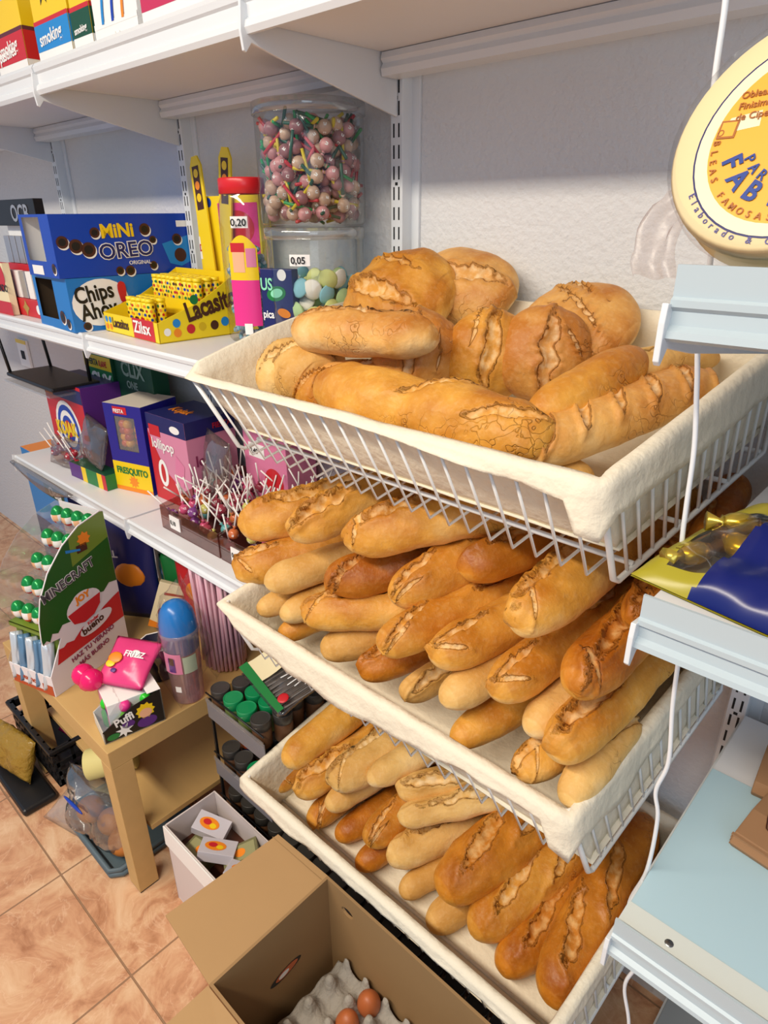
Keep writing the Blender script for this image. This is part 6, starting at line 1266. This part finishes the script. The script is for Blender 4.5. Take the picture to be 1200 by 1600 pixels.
for i, s_ in enumerate(('Obleas', 'Finisimas', 'de Ciperez')): text(s_, 0.0075, mat('label_rust', 'a8642c', .4), FW, -0.044+0.001*i, 0.034-0.0085*i, 0.01, parent=t, rot=0.08, lift=0.0013)
decal('recycling_mark', [(0, disc(-0.016, 0.052, 0.0085, n=24)), (1, disc(-0.016, 0.052, 0.006, n=24), 1), (0, [(-0.020, 0.049), (-0.013, 0.049), (-0.012, 0.056), (-0.017, 0.053)], 2), (2, rect(-0.052, 0.004, -0.038, 0.018), 0), (3, rect(-0.0505, 0.0055, -0.0395, 0.0165), 1)], [mat('label_blue', '1f3f8c', .4), mat('label_cream', 'f4e6bc', .5), mat('label_rust', 'a8642c', .4), GW], Matrix.Translation((-0.006, -0.009, 0.0190)), t, lift=0.0002, step=0.00012)
b = MB(); b.grid(lambda u, v: (-0.092-0.014*math.sin(3*u)+0.04*v, -0.035-0.075*u, 0.004+0.008*noise.noise(Vector((u*4, v*4, 2)))+0.004*math.sin(9*v)), 14, 10); obj('bag_tail', b, clear('dull_film', 'f2ecea', .2, .03, .35, haze=.18, hazecol='cfc4c0'), t)
b = MB(); b.lathe([(0.0925, -0.020), (0.096, 0.0), (0.0925, 0.0205), (0.085, 0.0225)], 48); obj('bag_film', b, clear('thin_film', 'fdfdfd', 0.22, 0.02, 0.1), t)
# sweet bag blue and gold
SZ = 1.1975
navy_foil = mat('navy_foil', '0f1d66', 0.25); gold_foil = mat('gold_foil', 'c9b04a', 0.25, 0.7)
t = thing('sweet_bag', 'big navy blue and gold bag of foil sweets on the right shelf', 'bag', (-0.080, 0.634, SZ), R(-10))
def bagfn(z0):
    def fn(u, v):
        x = -0.10+0.24*u; y = -0.105+0.24*v
        e = (math.sin(math.pi*min(1, max(0, u)))**0.45)*(math.sin(math.pi*v)**0.5)
        n = noise.noise(Vector((u*5, v*5, 4.2))); n2 = noise.noise(Vector((u*12, v*12, 1.2)))
        return (x, y, z0+0.052*e*(1+0.35*n)+0.006*n2*e)
    return fn
bf = bagfn(0.004)
b = MB(); N = 60
for i in range(N):
    for j in range(N):
        u0, u1, v0, v1 = i/N, (i+1)/N, j/N, (j+1)/N; uc, vc = (u0+u1)/2, (v0+v1)/2
        m_ = 1
        if uc > 0.24+0.10*vc and vc < 0.80: m_ = 0
        if 0.34 < uc < 0.34+1.2*(vc-0.36) and 0.38 < vc < 0.66 and uc < 0.62: m_ = 2
        if m_ == 1 and uc < 0.34 and 0.06 < vc < 0.50 and uc > 0.10: m_ = 2
        b.add([bf(u0, v0), bf(u1, v0), bf(u1, v1), bf(u0, v1)], [(0, 1, 2, 3)], m_, True)
obj('bag_film', b, [navy_foil, mat('olive_gold_film', 'a59a2a', 0.3), clear('gold_clear', 'f4e8b0', .4, .08, .1)], t)
b = MB(); b.grid(lambda u, v: (-0.10+0.24*u, -0.105+0.24*v, 0.002), 2, 2); obj('bag_base', b, mat('olive_gold_film', 'a59a2a', 0.3), t)
b = MB(); b.grid(lambda u, v: tuple(Vector(bf(0.72+0.25*u, 0.05+0.28*v))+Vector((0, 0, 0.003))), 8, 8); obj('white_panel', b, P_white, t)
rg2 = random.Random(44); sm_ = []
for k in range(3):
    mb = MB(); mb.ball((0, 0, 0), 0.016, 8, 6, 0, (1.2, .8, .7)); mb.tube([(-0.03, 0, 0), (-0.018, 0, 0), (-0.016, 0, 0)], [0.010, 0.004, 0.008], 8, 0); mb.tube([(0.03, 0, 0), (0.018, 0, 0), (0.016, 0, 0)], [0.010, 0.004, 0.008], 8, 1)
    sm_.append(mb.mesh('foil_sweet', [gold_foil, mat('foil_brown', '7a5a3a', .3, .4)]))
Ms = Matrix.Translation((-0.080, 0.634, SZ)) @ Matrix.Rotation(R(-10), 4, 'Z')
for i, (x, y) in enumerate(((-0.070, -0.055), (-0.045, -0.025), (-0.060, 0.005), (-0.020, 0.0), (0.0, 0.025), (0.025, 0.035), (-0.02, 0.04), (0.05, 0.02))):
    o = bpy.data.objects.new('foil_sweet', sm_[i % 3]); C.objects.link(o); o.matrix_world = Ms @ Matrix.Translation((x, y, 0.022+0.008*(i % 3))) @ Matrix.Rotation(rg2.uniform(0, 3), 4, 'Z') @ Matrix.Rotation(rg2.uniform(-.6, .6), 4, 'X')
    tag(o, 'gold foil wrapped sweet inside the navy and gold bag', 'sweet', 'gold sweets in the navy bag')
film_bag('clear_bag', 'plain clear bag behind the navy and gold bag on the right shelf', None, clear('grey_clear', 'd0d0d4', .5, .12, .1, haze=.12), size=(0.22, 0.10, 0.11), seed=99, loc=(-0.015, 0.80, SZ), rz=R(-10))
# brown paper bag
PB = mat('kraft_paper', '9a7350', 0.85, var=(12, .06))
for i, (x, y, z, rz_, w_, d_, lb) in enumerate(((-0.078, 0.700, 0.8005, -8, 0.16, 0.10, 'folded kraft paper bag on the lowest right shelf, nearer one'), (-0.083, 0.800, 0.8005, 4, 0.17, 0.12, 'folded kraft paper bag on the lowest right shelf, rear one with scribble'))):
    t = thing('paper_bag', lb, 'paper bag', (x, y, z), R(rz_))
    b = MB(); b.prism([(0, 0), (d_, 0), (d_, 0.022), (d_*0.5, 0.026), (0.006, 0.020), (-0.006, 0.010)], 'x', 0, w_); 
    obj('bag_body', b, PB, t, bevel=0.002)
    if i == 0:
        for k in range(4): obj('fold', MB().box((-0.0015, 0.0, 0.002+0.005*k), (w_, 0.004, 0.004+0.005*k)), PB, t)
    F_ = TP(0.0262)
    q = MB(); q.tube([(0.03+0.012*math.cos(a)*(1+.2*math.sin(3*a)), 0.05+0.020*math.sin(a), 0.0255) for a in [k*0.35 for k in range(16)]]+[(0.05, 0.03, 0.0255), (0.06, 0.06, 0.0255)], 0.0009, 5); obj('pen_scribble', q, P_brown, t)
# ------------------------------------------------------------------ hanging cord
def smooth(pts, n=8):
    out = []; P = [Vector(p) for p in pts]
    for i in range(len(P)-1):
        p0 = P[max(i-1, 0)]; p1 = P[i]; p2 = P[i+1]; p3 = P[min(i+2, len(P)-1)]
        for k in range(n):
            s = k/n; out.append(0.5*((2*p1)+(p2-p0)*s+(2*p0-5*p1+4*p2-p3)*s*s+(-p0+3*p1-3*p2+p3)*s**3))
    out.append(P[-1]); return out
cp = [(-0.236, 0.60, 1.90), (-0.2215, 0.60, 1.70), (-0.216, 0.60, 1.648), (-0.2125, 0.60, 1.580), (-0.195, 0.60, 1.49), (-0.192, 0.60, 1.415), (-0.186, 0.600, 1.373), (-0.178, 0.600, 1.316), (-0.175, 0.60, 1.26), (-0.172, 0.60, 1.218), (-0.162, 0.60, 1.16), (-0.155, 0.60, 1.113), (-0.150, 0.60, 1.04), (-0.142, 0.60, 0.967), (-0.148, 0.60, 0.92), (-0.140, 0.60, 0.882), (-0.139, 0.60, 0.798), (-0.150, 0.60, 0.72), (-0.126, 0.60, 0.646), (-0.134, 0.6, 0.58), (-0.117, 0.60, 0.50), (-0.12, 0.60, 0.35)]
o = obj('cord', MB().tube(smooth(cp), 0.0024, 8), mat('cord_white', 'e6e8ea', .4)); tag(o, 'thin white cord hanging in front of the baskets, left of the right shelves', 'cord')
